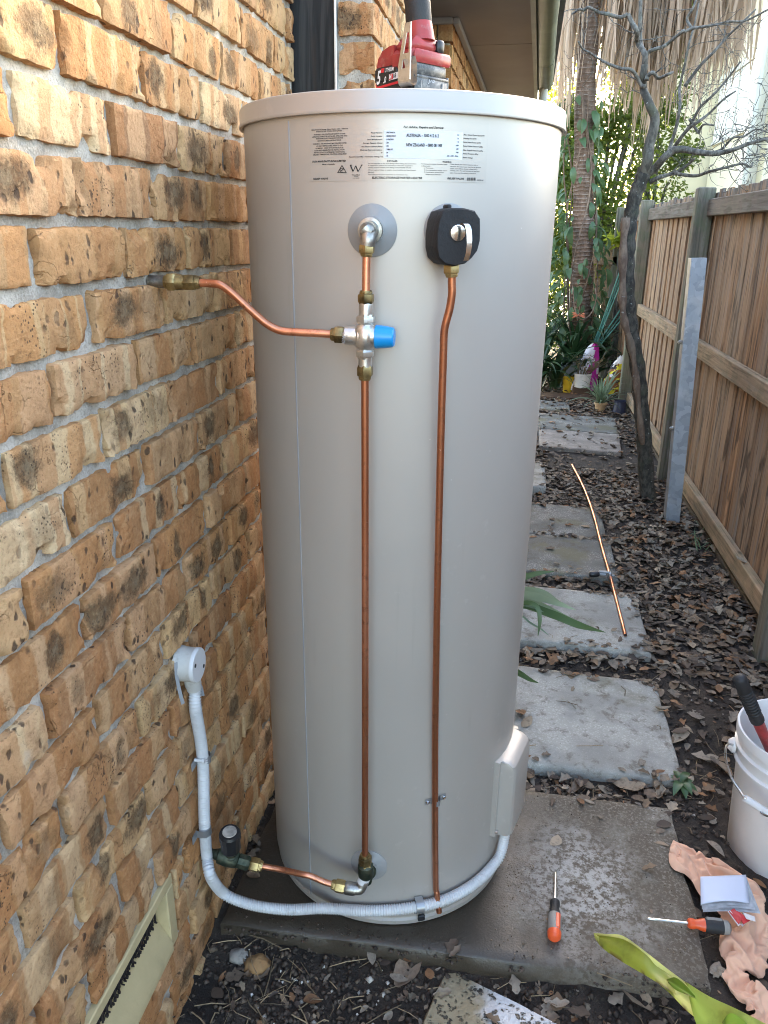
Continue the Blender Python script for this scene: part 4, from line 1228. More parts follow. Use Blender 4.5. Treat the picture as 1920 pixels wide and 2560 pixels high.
# ------------------------------------------------------------------ junction box and corrugated conduit on the wall
jc = wx(431, 1437, .036)
jb = thing('junction_box', (0, jc.y, jc.z), 'round grey junction box screwed to the brick wall', 'junction box')
m = MB(); X1 = V((1, 0, 0)); o_ = V((-.006, jc.y, jc.z))
m.fit(o_, o_ + X1, [(0, .036), (.010, .034), (.029, .0335), (.034, .0345)], 36); m.build('box_body', M['pvc_dirty'], jb)
m = MB(); m.fit(o_ + X1 * .034, o_ + X1, [(0, .0345), (.005, .0345), (.0075, .033), (.0078, .0)], 36)
ld = m.build('box_lid', M['pvc'], jb, angle=40)
for dy, dz in ((-.019, .010), (.019, -.013)):
    m = MB(); m.fit(o_ + V((.0420, dy, dz)), o_ + V((.06, dy, dz)), [(0, .0042), (.0006, .004), (.0007, 0)], 12); m.build('screw_hole', M['black'], ld)
m = MB()
m.fit(V((.016, jc.y + .002, jc.z - .028)), V((.018, jc.y + .010, jc.z - .075)), [(0, .0165), (.020, .0165), (.026, .0148), (.032, .0148)], 24); m.build('box_spout', M['pvc_dirty'], jb)
m = MB()
sg = [(.003, -.034, .020), (.003, -.037, .0), (.004, -.035, -.03), (.005, -.030, -.06), (.006, -.026, -.078)]
vs = []
for (x, y, z) in sg: vs += [(x - .003, jc.y + y + .001, jc.z + z), (x + .003, jc.y + y + .0035, jc.z + z + .003)]
m.add(vs, [(2 * i, 2 * i + 1, 2 * i + 3, 2 * i + 2) for i in range(len(sg) - 1)])
vs = []
for (x, y, z) in ((.010, .020, -.045), (.014, .026, -.066), (.016, .028, -.09)): vs += [(x, jc.y + y - .003, jc.z + z), (x + .012, jc.y + y + .002, jc.z + z)]
m.add(vs, [(0, 1, 3, 2), (2, 3, 5, 4)])
m.build('sealant_strip', M['tape'], jb)
cd = thing('electrical_conduit', (0, jc.y, jc.z - .07), 'grey corrugated conduit looping from junction box along the heater base', 'conduit')
def Wc(x, y, X=.017): return wx(x, y, X)
def Dc(x, y, o=.0155): return tk(x, y, TR + o)
path = [V((.018, jc.y + .009, jc.z - .064)), Wc(422, 1530, .020), Wc(432, 1590), Wc(438, 1640), Wc(440, 1700), Wc(441, 1760), Wc(443, 1800), Wc(447, 1850, .014), Wc(455, 1892, .03),
        wy(478, 1925, 1.262), wy(508, 1943, 1.264), wy(560, 1958, 1.272), wy(625, 1965, 1.285), wy(690, 1962, 1.292), Dc(735, 1964, .017), Dc(780, 1967), Dc(840, 1966), Dc(905, 1958), Dc(960, 1944), Dc(1005, 1922), Dc(1040, 1896), Dc(1065, 1869), Dc(1082, 1842, .02), cov(-.035, .316, .172)]
pts = spline(path, 10)
# resample evenly so the corrugation is regular
acc = [0]
for i in range(1, len(pts)): acc.append(acc[-1] + (pts[i] - pts[i - 1]).length)
tot = acc[-1]; stp = .0019; res = []; j = 0
nst = int(tot / stp)
for i in range(nst + 1):
    s_ = tot * i / nst
    while j < len(acc) - 2 and acc[j + 1] < s_: j += 1
    f_ = (s_ - acc[j]) / max(acc[j + 1] - acc[j], 1e-9); res.append(pts[j].lerp(pts[j + 1], min(f_, 1)))
m = MB(); m.tube(res, lambda t, i: (.0125, .0125, .0096)[i % 3], 14); m.build('conduit_hose', M['conduit'], cd, angle=180)
def saddle(p, d, nrm, ears=True, down=False):
    d = V(d).normalized(); nrm = V(nrm).normalized(); t_ = d.cross(nrm).normalized()
    mm = MB(); arc = [( -.0145 * math.cos(math.pi * k / 10), .0145 * math.sin(math.pi * k / 10)) for k in range(11)]
    arc = [(-.0145, -.013)] + arc + [(.0145, -.013)]
    vs = []
    for (a_, h_) in arc:
        for w_ in (-.009, .009): vs.append(p + t_ * a_ + nrm * h_ + d * w_)
    mm.add(vs, [(2 * i, 2 * i + 2, 2 * i + 3, 2 * i + 1) for i in range(len(arc) - 1)])
    mm.box(p + t_ * .024 - nrm * .0125, (.018, .022, .002), rot=Matrix((d, t_, nrm)).transposed())
    s_ = mm.build('saddle', M['clip'], cd)
    return s_, p + t_ * .025 - nrm * .012, nrm
for (x, y) in ((440.5, 1637), (442, 1793)):
    p = Wc(x, y, .017)
    s_, q, nn_ = saddle(p, (0, .02, -1), (1, 0, 0))
    if y < 1700:
        m = MB(); m.fit(q + V((0, .006, .008)), q + V((.02, .006, .008)), [(0, .0035), (.016, .0035), (.018, .006), (.022, .005)], 10); m.build('saddle_screw', M['screwpl'], s_)
p = Dc(906, 1957); nq = (p - V((TC.x, TC.y, p.z))).normalized()
s_, q, nn_ = saddle(p, V((0, 0, 1)).cross(nq), nq)
m = MB(); q = tk(910, 1982, TR + .004); m.box(q, (.016, .008, .016), .002, rot=rotz(math.radians(tang(q)))); m.build('saddle_foot', M['black'], s_)

# ------------------------------------------------------------------ timber fence on the right
fence = thing('timber_fence', (1.65, 5.05, 0), 'tall weathered timber paling fence running along the right side of the path', 'fence')
FX = 1.70
bars = []
def paling_mesh(h, wd, seed):
    rr = random.Random(seed); mm = MB(); N = 6
    c = [(-wd / 2 + rr.uniform(-.002, .002), 0), (wd / 2, 0)]
    mm.box((0, 0, h / 2), (.014, wd, h), .002)
    return mm.mesh("paling", M["paling"], True, 30)
PM = [paling_mesh(1.80 + .005 * k - .024, .094 + .003 * (k % 3), k) for k in range(5)]
y = -.5; i = 0
while y < 9.0:
    wv = R.uniform(.084, .099)
    o = bpy.data.objects.new('paling', PM[R.randint(0, 4)]); COL.objects.link(o); o.parent = fence
    lap = .010 if i % 2 else 0
    o.location = V((FX + .010 + lap + R.uniform(-.002, .002), y, -.055 + R.uniform(-.006, .004))) - ORG[fence]
    o.rotation_euler = (R.uniform(-.006, .006), R.uniform(-.004, .004), R.uniform(-.03, .03))
    y += wv + R.uniform(.001, .005); i += 1
PY = [.42, 2.80, 5.06, 7.25, 8.95]
for k, py in enumerate(PY):
    b = MB(); b.box((1.648, py, .85), (.100, .085, 1.80 + .02 * (k % 2)), .006)
    b.build('post', M['post'], fence)
for k in range(len(PY) - 1):
    ya, yb = PY[k] + .044, PY[k + 1] - .044
    for z, mm_ in ((1.645, 'rail_top'), (.868, 'rail'), (.085, 'rail')):
        b = MB(); b.box((1.681, (ya + yb) / 2, z + R.uniform(-.006, .006)), (.040, yb - ya, .092), .004, rot=Matrix.Rotation(R.uniform(-.003, .003), 3, 'X'))
        b.build('rail', M[mm_], fence)
    b = MB(); b.box((1.688, (ya + yb) / 2, -.045), (.022, yb - ya + .08, .10), .003); b.build('plinth_board', M['plinth'], fence)
# dry curled leaf caught on the low rail is a thing of its own further down
# back fence and brick pier behind the palm
bf = thing('back_fence', (1.5, 8.9, 0), 'short pale timber fence closing the far end of the path', 'fence')
for k in range(5):
    b = MB(); b.box((1.40 + k * .088, 8.95 + (k % 2) * .012, .68), (.083, .014, 1.36 + R.uniform(-.01, .01)), .002); b.build('paling', M['rail'], bf)
b = MB(); b.box((1.58, 8.925, 1.22), (.40, .035, .09), .004); b.build('rail', M['rail'], bf)
b = MB(); b.box((1.585, 8.925, .80), (.40, .035, .09), .004); b.build('rail', M['rail'], bf)
bp = thing('brick_pier', (1.33, 9.4, 0), 'sunlit tan brick pier behind the vines at the far end', 'pier')
b = MB(); b.box((1.38, 9.55, .62), (.30, .22, 1.24)); bpm = b.build('mortar_core', M['mortar'], bp, smooth=False)
for n in range(13):
    for k in range(2):
        b = MB(); L = .20 if (n + k) % 2 else .10
        x0 = 1.235 if k == 0 else 1.235 + (.20 if n % 2 else .10) + (.0 if True else 0)
        Lx = (.19 if n % 2 else .09) if k == 0 else (.09 if n % 2 else .19)
        b.box((x0 + Lx / 2, 9.435, .10 + n * .086), (Lx, .06, .076), .006); b.build('brick', M['brick_plain'], bp)

# galvanised steel post
sp = thing('steel_post', (1.52, 4.25, -.02), 'square galvanised steel post standing in the leaves near the fence', 'post')
Bt = wy(1452, 1119, 4.25); Tp = wy(1506, 558, 4.25)
b0 = V((1.552, 4.28, -.05)); t0_ = V((1.492, 4.28, 1.385))
dz_ = (t0_ - b0).normalized(); xx = (V((1, 0, 0)) - dz_ * dz_.x).normalized(); yy = dz_.cross(xx)
m = MB(); Ms = Matrix((xx, yy, dz_)).transposed(); hh = (t0_ - b0).length
s_ = .0375
for (cx, cy, sx, sy) in ((0, -s_ + .002, .075, .004), (0, s_ - .002, .075, .004), (-s_ + .002, 0, .004, .067), (s_ - .002, 0, .004, .067)):
    m.box(b0 + Ms @ V((cx, cy, hh / 2)), (sx, sy, hh), rot=Ms)
m.build('tube', M['galv'], sp, smooth=False)
for z in (.56, 1.02):
    q = b0 + dz_ * z - xx * .045
    m = MB(); m.fit(q, q + xx, [(-.012, .006), (-.006, .006), (-.006, .011), (.006, .011)], 8); m.build('bolt', M['steel'], sp)

# ------------------------------------------------------------------ bare twisted tree
def c4(x, y): return 1106 + x * .3333, y * .3333
tree = thing('bare_tree', (1.47, 4.64, -.03), 'leafless tree with crooked dark trunk and lichen grey branches beside the fence', 'tree')
def pl(pts, Y0, Y1=None, conv=True):
    n = len(pts); out = []
    for i, (x, y) in enumerate(pts):
        if conv: x, y = c4(x, y)
        out.append(wy(x, y, Y0 + ((Y1 if Y1 is not None else Y0) - Y0) * i / max(n - 1, 1)))
    return out
def tap(r0, r1): return lambda t, i: r0 + (r1 - r0) * t
trunk_pts = [(1401, 1084), (1398, 1060), (1392, 960), (1385, 880), (1378, 800), (1366, 730), (1358, 670), (1355, 600), (1357, 540), (1361, 480), (1370, 430), (1383, 395), (1393, 365)]
tpz = pl(trunk_pts, 4.64, 4.66, False)
m = MB()
m.tube(tpz, lambda t, i: .047 - .009 * min(1, t * 1.6) + .0035 * math.sin(i * 1.9) + .006 * max(0, .08 - t) * 12, 16, smooth=5)
m.build('trunk', M['bark_dark'], tree, angle=180)
b = MB()
b.tube(pl([(1352, 470), (1347, 520), (1345, 600), (1345, 660), (1350, 700), (1362, 740), (1372, 800), (1380, 880), (1388, 960)], 4.60, 4.6, False), lambda t, i: .022 - .006 * t + .004 * math.sin(i * 1.3), 10, smooth=4)
b.build('creeper_stem', M['bark_red'], tree, angle=180)
LIMB = [
 ([(850, 1140), (880, 1040), (903, 930), (916, 830), (930, 752), (905, 690), (880, 630), (866, 560), (856, 480), (860, 420)], .030, .017, 4.66, 4.70),
 ([(860, 420), (852, 345), (828, 260), (800, 210), (775, 150), (752, 92)], .015, .011, 4.70, 4.66),
 ([(752, 92), (700, 108), (620, 98), (560, 78), (500, 60), (470, 62), (430, 75), (392, 88)], .010, .005, 4.66, 4.60),
 ([(852, 345), (840, 250), (838, 120), (835, -40)], .012, .009, 4.71, 4.74),
 ([(862, 560), (845, 540), (815, 500), (770, 462), (700, 440), (610, 402), (540, 362), (500, 330), (470, 300), (430, 270)], .011, .004, 4.68, 4.60),
 ([(866, 372), (900, 330), (960, 290), (1020, 262), (1080, 222), (1120, 200), (1170, 190), (1300, 165), (1400, 150), (1520, 118), (1660, 62)], .010, .004, 4.72, 4.5),
 ([(872, 520), (890, 480), (920, 468), (960, 490), (1000, 492), (1042, 468)], .012, .006, 4.68, 4.64),
 ([(870, 1130), (920, 1085), (980, 1030), (1050, 970), (1120, 972), (1200, 985), (1290, 992), (1380, 985), (1440, 970), (1540, 930), (1660, 900)], .023, .007, 4.68, 4.35),
 ([(895, 1178), (960, 1150), (1050, 1118), (1110, 1090), (1180, 1030)], .013, .006, 4.66, 4.6),
 ([(1050, 1118), (1120, 1136), (1200, 1128), (1260, 1120), (1350, 1095), (1480, 1060), (1540, 1085), (1560, 1050)], .010, .004, 4.62, 4.5),
 ([(1010, 1000), (1040, 930), (1070, 820), (1085, 700), (1100, 560), (1115, 420), (1140, 300), (1190, 150), (1210, 20)], .010, .004, 4.7, 4.8),
 ([(1020, 985), (1100, 890), (1170, 790), (1230, 700), (1300, 610), (1400, 500), (1480, 400)], .009, .004, 4.68, 4.45),
 ([(1060, 940), (1140, 850), (1200, 800), (1270, 740), (1370, 640), (1450, 590)], .010, .004, 4.6, 4.4),
 ([(1120, 560), (1200, 440), (1300, 340), (1400, 240), (1480, 160), (1580, 60)], .009, .004, 4.7, 4.6),
 ([(1150, 770), (1210, 860), (1222, 840), (1250, 800), (1310, 812)], .008, .004, 4.6, 4.55),
 ([(1170, 190), (1140, 120), (1160, 60), (1200, -20)], .008, .005, 4.7, 4.75),
 ([(1290, 992), (1360, 960), (1420, 900), (1500, 880), (1580, 850), (1660, 860)], .007, .003, 4.5, 4.4),
]
tw = MB()
tr_ = random.Random(5)
def twig(p, d, L, r, depth, zig=.9):
    n = max(3, int(L / .035)); pts = [V(p)]; d = V(d).normalized()
    for i in range(n):
        d = (d + V((tr_.gauss(0, zig), tr_.gauss(0, zig * .6), tr_.gauss(.05, zig))) * .42).normalized()
        pts.append(pts[-1] + d * L / n)
        if depth > 0 and tr_.random() < .5:
            dd = (d + V((tr_.gauss(0, 1), tr_.gauss(0, .7), tr_.gauss(.1, 1)))).normalized()
            twig(pts[-1], dd, L * tr_.uniform(.3, .6), r * .65, depth - 1, zig)
    tw.tube(pts, lambda t, i: r * (1 - .6 * t), 5, caps=False)
    if depth == 0 and tr_.random() < .35:
        q = pts[-1]; tw.box(q, (.0042, .004, .0055), .001)
for pts, r0, r1, Ya, Yb in LIMB:
    P3 = pl(pts, Ya, Yb)
    for q in P3[1:-1]: q += V((tr_.gauss(0, .004), tr_.gauss(0, .03), tr_.gauss(0, .004)))
    m = MB(); m.tube(P3, tap(r0, r1), 10, smooth=5); m.build('branch', M['twig'] if r0 < .025 else M['bark'], tree, angle=180)
    sp3 = spline(P3, 4)
    ln = sum((sp3[i + 1] - sp3[i]).length for i in range(len(sp3) - 1))
    dens = 7 if r0 < .02 else 3
    for _ in range(int(ln * dens) + 1):
        i = tr_.randint(len(sp3) // 4, len(sp3) - 2); d = (sp3[i + 1] - sp3[i]).normalized()
        dd = (d * .6 + V((tr_.gauss(0, .7), tr_.gauss(0, .6), tr_.gauss(.25, .6)))).normalized()
        twig(sp3[i], dd, tr_.uniform(.08, .32), min(r1 * .5, .0030), 2)
# the tangle low on the right
for _ in range(24):
    x, y = c4(tr_.uniform(1330, 1660), tr_.uniform(800, 1090)); p = wy(x, y, tr_.uniform(4.3, 4.55))
    twig(p, (tr_.gauss(0, 1), tr_.gauss(0, .5), tr_.gauss(.2, .8)), tr_.uniform(.1, .3), .0026, 2, 1.3)
t_ = tw.build('twigs', M['twig'], tree, angle=180); t_['kind'] = 'stuff'

# ------------------------------------------------------------------ leaves as little meshes
def leaf_mesh(name, L, W, mat, bend=.3, fold=.25, n=5, tip=1.):
    m = MB(); vs = []; fs = []
    for i in range(n + 1):
        t = i / n; x = L * t
        wv = W * (math.sin(math.pi * min(1, t * .93 + .07)) ** tip) * (.5 if True else 1)
        z = bend * L * (t - t * t * 1.6)
        vs += [(x, -wv, z + wv * fold), (x, 0, z), (x, wv, z + wv * fold)]
    for i in range(n):
        a = i * 3; fs += [(a, a + 1, a + 4, a + 3), (a + 1, a + 2, a + 5, a + 4)]
    m.add(vs, fs); return m.mesh(name, mat, True, 180)
def strap_mesh(name, L, W, mat, droop, fold=.15, n=8, lean=.4):
    m = MB(); vs = []; fs = []
    an = math.pi / 2 - lean; p = V((0, 0, 0))
    for i in range(n + 1):
        t = i / n
        wv = W * .5 * (min(1, .55 + t * 2) * (1 - t**3.2) + .03)
        nx_ = V((-math.sin(an), 0, math.cos(an)))
        vs += [p + V((0, -wv, 0)) + nx_ * wv * fold, p, p + V((0, wv, 0)) + nx_ * wv * fold]
        p = p + V((math.cos(an), 0, math.sin(an))) * L / n
        an -= droop / n * (.5 + t)
    for i in range(n):
        a = i * 3; fs += [(a, a + 1, a + 4, a + 3), (a + 1, a + 2, a + 5, a + 4)]
    m.add(vs, fs); return m.mesh(name, mat, True, 180)
def put(name, me, parent, p, rot, s=1.):
    o = bpy.data.objects.new(name, me); COL.objects.link(o); o.parent = parent
    o.location = V(p) - ORG[parent]; o.rotation_euler = rot; o.scale = (s, s, s); return o

# ------------------------------------------------------------------ palm with hanging dead fronds and a climbing vine
PYD = 8.5
palm = thing('palm_tree', (1.30, PYD, 0), 'tall palm with ringed trunk and a skirt of brown dead fronds', 'palm')
pc = [V((1.33, PYD, -.05)), V((1.305, PYD, .35)), V((1.28, PYD, .9)), V((1.225, PYD, 1.6)), V((1.17, PYD, 2.3)), V((1.12, PYD, 3.1)), V((1.08, PYD, 4.0)), V((1.06, PYD, 4.9))]
m = MB(); m.tube(pc, lambda t, i: .125 - .045 * t + .006 * math.sin(i * .9) + (.03 * max(0, .12 - t) * 8), 24, smooth=10); m.build('trunk', M['palmbark'], palm, angle=180)
pr_ = random.Random(8)
def frond(root, tipz, n, spread, wob=.05):
    m = MB()
    for k in range(n):
        x0 = pr_.gauss(0, spread * .42); y0 = pr_.gauss(0, .10)
        top = V(root) + V((x0 * .35, y0 * .4, pr_.uniform(-.1, .1)))
        L = root[2] - tipz + pr_.choice((pr_.uniform(-.9, .1), pr_.uniform(-.35, .25)))
        seg = 6; wd = pr_.uniform(.010, .028); tw_ = pr_.uniform(0, 3.1); vs = []
        ph = pr_.uniform(0, 6)
        for i in range(seg + 1):
            t = i / seg
            c = top + V((x0 * .65 * t**.7 + wob * math.sin(ph + t * 4) * t, y0 * t + wob * .6 * math.cos(ph + t * 3) * t, -L * t))
            a = tw_ + t * pr_.uniform(-1, 1) * 1.2; ww = wd * (1 - .75 * t**2)
            d = V((math.cos(a), math.sin(a), 0)) * ww
            vs += [c - d, c + d]
        m.add(vs, [(2 * i, 2 * i + 1, 2 * i + 3, 2 * i + 2) for i in range(seg)])
    o = m.build('dead_frond', M['frond'], palm, angle=180); return o
# each cluster: (left..right pixel, lower end pixel) of the enlarged corner view
for (xa, xb, yb, cnt, n) in ((300, 400, 560, 4, 40), (400, 560, 350, 3, 34), (560, 700, 470, 4, 36), (690, 800, 500, 4, 38), (800, 900, 800, 3, 26), (900, 1000, 690, 3, 26), (760, 1000, 480, 6, 40),
                             (1000, 1200, 420, 4, 30), (1180, 1300, 560, 3, 26), (1260, 1480, 430, 5, 28), (1380, 1500, 330, 2, 22)):
    for k in range(cnt):
        xc = xa + (xb - xa) * (k + .5) / cnt; Yd = PYD + pr_.uniform(-.35, .5)
        X_, Y_ = c4(xc, yb + pr_.uniform(-60, 25)); q = wy(X_, Y_, Yd)
        frond((q.x, Yd, 4.25 + pr_.uniform(-.1, .4)), q.z - .10, int(n * .85), (xb - xa) * .3333 / .864 / FPX * 8.6 / cnt * 1.6, .055)
# broad dead leaf blades high up
for k in range(9):
    m = MB(); q = wy(*c4(pr_.uniform(700, 1450), pr_.uniform(-60, 60)), PYD + pr_.uniform(-.2, .4))
    for j in range(12):
        a = -2.2 + j * .11 + pr_.uniform(-.03, .03); L = pr_.uniform(.35, .6)
        d = V((math.cos(a), .1 * math.sin(j), math.sin(a)))
        n_ = V((-d.z, 0, d.x)) * .02
        e = q + d * L
        m.add([q - n_ * .4, q + n_ * .4, q + d * L * .5 + n_, e, q + d * L * .5 - n_], [(0, 1, 2, 3, 4)])
    m.build('dead_frond', M['frond'], palm, angle=180)
vine = thing('climbing_vine', (1.30, 8.3, 0), 'green leafy vine climbing up the palm trunk', 'vine')
VL = [leaf_mesh('leaf', .085 + .02 * k, .042 + .006 * k, M['vine'], .25 + .1 * k, .3, 5, .8) for k in range(4)]
b = MB()
for k in range(6):
    pts = []; x0 = 1.18 + k * .06
    for i in range(9):
        z = .1 + i * .33; t = z / 4.9
        ang = -1.8 + k * .55 + .7 * math.sin(i * .8 + k)
        cx = 1.33 - .25 * min(1, z / 3.1); r = .15 + .03 * math.sin(i + k)
        pts.append(V((cx + r * math.sin(ang), PYD - r * math.cos(ang), z)))
    b.tube(pts, .007, 6, smooth=4)
b.tube([V((1.16, 8.2, 1.0)), V((1.20, 8.12, .78)), V((1.27, 8.1, .68)), V((1.36, 8.12, .74)), V((1.40, 8.15, .88)), V((1.38, 8.2, .98))], .006, 6, smooth=5)
b.build('vine_stem', M['bark_red'], vine, angle=180)
vr = random.Random(21)
for k in range(290):
    z = vr.uniform(.35, 2.75) if vr.random() < .75 else vr.uniform(.3, 1.4)
    cx = 1.33 - .25 * min(1, z / 3.1)
    side = vr.random()
    ang = vr.uniform(-2.3, 2.3); r = vr.uniform(.12, .20) + (.12 * vr.random() if z < 1.5 else 0)
    if 1.25 < z < 2.7 and abs(ang) < .55 and vr.random() < .7: ang = math.copysign(vr.uniform(.7, 1.8), ang)
    p = V((cx + r * math.sin(ang), PYD - r * math.cos(ang), z))
    put('leaf', VL[k % 4], vine, p, (vr.uniform(-.5, .5), vr.uniform(.3, 1.5), ang - math.pi / 2 + vr.uniform(-.9, .9)), vr.uniform(.75, 1.3))
# strap-leaved clumps under the palm
CL = [strap_mesh('leaf', .42 + .06 * k, .042 + .004 * (k % 3), M['clivia'], 1.3 + .25 * k, .22, 8, .35 + .1 * (k % 3)) for k in range(5)]
cl_r = random.Random(33)
clumps = [((.86, 7.95, .0), 'leftmost dark strap leaved clump, half hidden by the heater edge'), ((1.08, 8.05, .0), 'dark strap leaved clump behind the yellow pot'),
          ((1.28, 8.12, .02), 'dark strap leaved clump right behind the magenta bag'), ((.95, 8.35, .28), 'dark strap leaved clump at the left foot of the palm'),
          ((1.22, 8.3, .30), 'dark strap leaved clump with a faded orange flower, at the palm foot'), ((1.48, 8.45, .1), 'dark strap leaved clump by the far fence corner')]
for ci, (c, lb) in enumerate(clumps):
    t = thing('strap_leaf_plant', c, lb, 'plant', 'strap leaved plants under the palm')
    for k in range(34):
        a = cl_r.uniform(0, 6.28); rr_ = cl_r.uniform(0, .10)
        put('leaf', CL[cl_r.randint(0, 4)], t, V(c) + V((rr_ * math.cos(a), rr_ * math.sin(a), cl_r.uniform(-.03, .16))), (cl_r.uniform(-.2, .2), cl_r.uniform(-.25, .3), a + cl_r.uniform(-.4, .4)), cl_r.uniform(.7, 1.2))
    if ci == 4:
        m = MB()
        fp = wy(1250, 682, 8.05)
        for k in range(16):
            a = cl_r.uniform(0, 6.28); e = fp + V((.05 * math.cos(a), .03 * math.sin(a), cl_r.uniform(-.02, .03)))
            m.add([fp + V((0, 0, 0)), e + V((.006, 0, .008)), e + V((.02 * math.cos(a), 0, .0)), e - V((.006, 0, .006))], [(0, 1, 2, 3)])
        m.build('flower', M['petal'], t, angle=180)
lc = MB()
lr = random.Random(3)

# ------------------------------------------------------------------ hedge and trees behind
def leaf_cloud(mm, centres, n, size, rr):
    for _ in range(n):
        c, rad = rr.choice(centres)
        while True:
            d = V((rr.uniform(-1, 1), rr.uniform(-1, 1), rr.uniform(-1, 1)))
            if .35 < d.length < 1: break
        p = V(c) + V((d.x * rad[0], d.y * rad[1], d.z * rad[2]))
        s_ = size * rr.uniform(.6, 1.35)
        a = V((rr.gauss(0, 1), rr.gauss(0, 1), rr.gauss(0, .6))).normalized(); b_ = a.cross(V((rr.gauss(0, 1), rr.gauss(0, 1), rr.gauss(0, 1)))).normalized()
        mm.add([p, p + a * s_ * .5 + b_ * s_ * .26, p + a * s_, p + a * s_ * .5 - b_ * s_ * .26], [(0, 1, 2, 3)])
def htree(base, trunk, lb, centres, n, size, mt='hedge', grp='garden trees behind the palm', seed=1):
    rr = random.Random(seed)
    t = thing('garden_tree', base, lb, 'tree', grp)
    m = MB(); m.tube([V(base), V(base) + V((.05, 0, trunk * .5)), V(base) + V((0, .05, trunk))], tap(.07, .03), 8, smooth=3)
    for (c, rad) in centres[::5]:
        m.tube([V(base) + V((0, 0, trunk * .55)), (V(base) + V((0, 0, trunk)) + V(c)) / 2, V(c)], tap(.03, .008), 6, smooth=3)
    m.build('trunk', M['bark'], t, angle=180)
    m = MB(); leaf_cloud(m, centres, n, size, rr); m.build('crown', M[mt], t, angle=180)
    return t
def blobs(rr, c, sp, k, r0, r1):
    return [((c[0] + rr.uniform(-sp[0], sp[0]), c[1] + rr.uniform(-sp[1], sp[1]), c[2] + rr.uniform(-sp[2], sp[2])), (rr.uniform(r0, r1),) * 3) for _ in range(k)]
br = random.Random(77)
htree((1.55, 10.4, 0), 1.6, 'dense dark green tree seen between palm trunk and bare tree', blobs(br, (1.6, 10.4, 2.0), (.5, .4, .95), 34, .16, .34) + blobs(br, (1.75, 10.9, 3.5), (.75, .3, .7), 22, .18, .36), 13500, .066, seed=2)
htree((2.35, 11.3, 0), 1.8, 'smaller loose green tree to the right, with white sky showing through', blobs(br, (2.3, 11.3, 2.45), (.42, .4, .75), 22, .12, .27), 3200, .062, seed=3)
htree((.55, 10.2, 0), 1.5, 'dark tree behind the left side of the palm trunk', blobs(br, (.75, 10.0, 1.55), (.5, .4, 1.2), 34, .18, .36), 9000, .066, seed=4)
htree((1.5, 12.6, 0), 1.8, 'lime green sunlit tree glowing far behind the dark one', blobs(br, (1.45, 12.6, 2.2), (1.0, .4, 1.4), 30, .2, .42), 7000, .075, 'hedge2', seed=5)
htree((-1.2, 11.2, 0), 2.2, 'big dark tree beyond the end of the house', blobs(br, (-1.2, 11.2, 2.4), (1.1, .8, 1.5), 26, .35, .6), 4200, .11, seed=6)
htree((1.66, 8.62, 0), .9, 'bright lime leaves rising behind the far fence post', [((1.63, 8.8, 1.43), (.10, .08, .06)), ((1.78, 8.8, 1.42), (.05, .05, .05)), ((1.45, 9.05, 1.17), (.16, .10, .16))], 330, .085, 'hedge2', seed=9)

# ------------------------------------------------------------------ neighbouring buildings
nb = thing('cream_house', (4, 14, 0), 'tall cream rendered house beyond the fence, its side in full sun', 'house')  # the sun does not reach this side
b = MB(); b.box((7, 14.6, 2.9), (6, 3.6, 6.0)); b.build('wall', M['render'], nb, smooth=False)
b = MB(); b.box((5.15, 18.0, 3.2), (4.1, 3.1, 6.4)); b.build('wing', M['render'], nb, smooth=False)
b = MB(); b.box((3.93, 13.35, 3.0), (.16, .5, 6.0), .01); b.build('pilaster', M['render_trim'], nb, smooth=False)
b = MB()
for (y0, y1, z0, z1) in ((13.75, 16.3, 3.0, 3.06), (13.75, 16.3, 4.02, 4.12), (14.85, 14.88, 3.06, 4.02)): b.box((3.985, (y0 + y1) / 2, (z0 + z1) / 2), (.06, y1 - y0, z1 - z0))
wf = b.build('window', M['render_trim'], nb, smooth=False)
b = MB(); b.box((3.992, 15.03, 3.54), (.03, 2.5, .94)); b.build('blind', M['render_white'], wf, smooth=False)
b = MB(); b.box((5.0, 15.0, 6.05), (4.6, 8, .18)); b.build('roof', M['rooftile'], nb, smooth=False)
b = MB(); b.tube([V((3.82, 13.0, 0)), V((3.82, 13.0, 5.9))], .04, 10); b.build('downpipe', M['render_trim'], nb)
fh = thing('far_house', (6.5, 27, 0), 'distant house of which only a grey tiled roof shows above the fence', 'house')
b = MB(); b.box((8.3, 29, 1.0), (5.0, 4, 2.0)); b.build('wall', M['render'], fh, smooth=False)
b = MB()
rx0, rx1 = 4.6, 11.6; ry0 = 26.6; ry1 = 29.0
for i in range(9):
    z0 = 1.95 + i * .16; y0 = ry0 + i * .26; ins = i * .3
    b.box(((rx0 + rx1) / 2, y0 + .13, z0), (rx1 - rx0 - 2 * ins, .30, .07), rot=Matrix.Rotation(math.atan(.16 / .26), 3, 'X'))
b.build('roof', M['rooftile'], fh, smooth=False)

# ------------------------------------------------------------------ pots, bags and stakes at the end of the path
def pot(name, c, r0, r1, h, mat, label, cat='pot', rim=.012, lip=None):
    t = thing(name, c, label, cat)
    m = MB(); m.lathe(c, [(.0, .002), (r0, 0), (r0 * .4 + r1 * .6, h * .62), (r1 * .985, h - rim * 1.6), (r1 + rim * .4, h - rim * 1.5), (r1 + rim * .5, h), (r1 - rim * .3, h), (r1 - rim * .5, h - .02), (r0 * .9, h * .5)], 28)
    m.build('pot_body', mat, t, angle=40)
    m = MB(); m.lathe(c, [(.0, h - .028), (r1 - rim * .4, h - .032)], 20); m.build('soil', M['soil'], t); return t
yp = pot('yellow_pot', (1.195, 7.98, -.03), .050, .066, .17, M['yellowpot'], 'small yellow plastic pot beside the white pot')
m = MB()
q = [wy(1209, 782, 7.95), wy(1262, 768, 8.0), wy(1262, 800, 8.0), wy(1217, 812, 7.95)]
pl_ = thing('grey_planter', (1.2, 8.0, .14), 'grey trough planter with pale rim tilted above the yellow pot', 'planter')
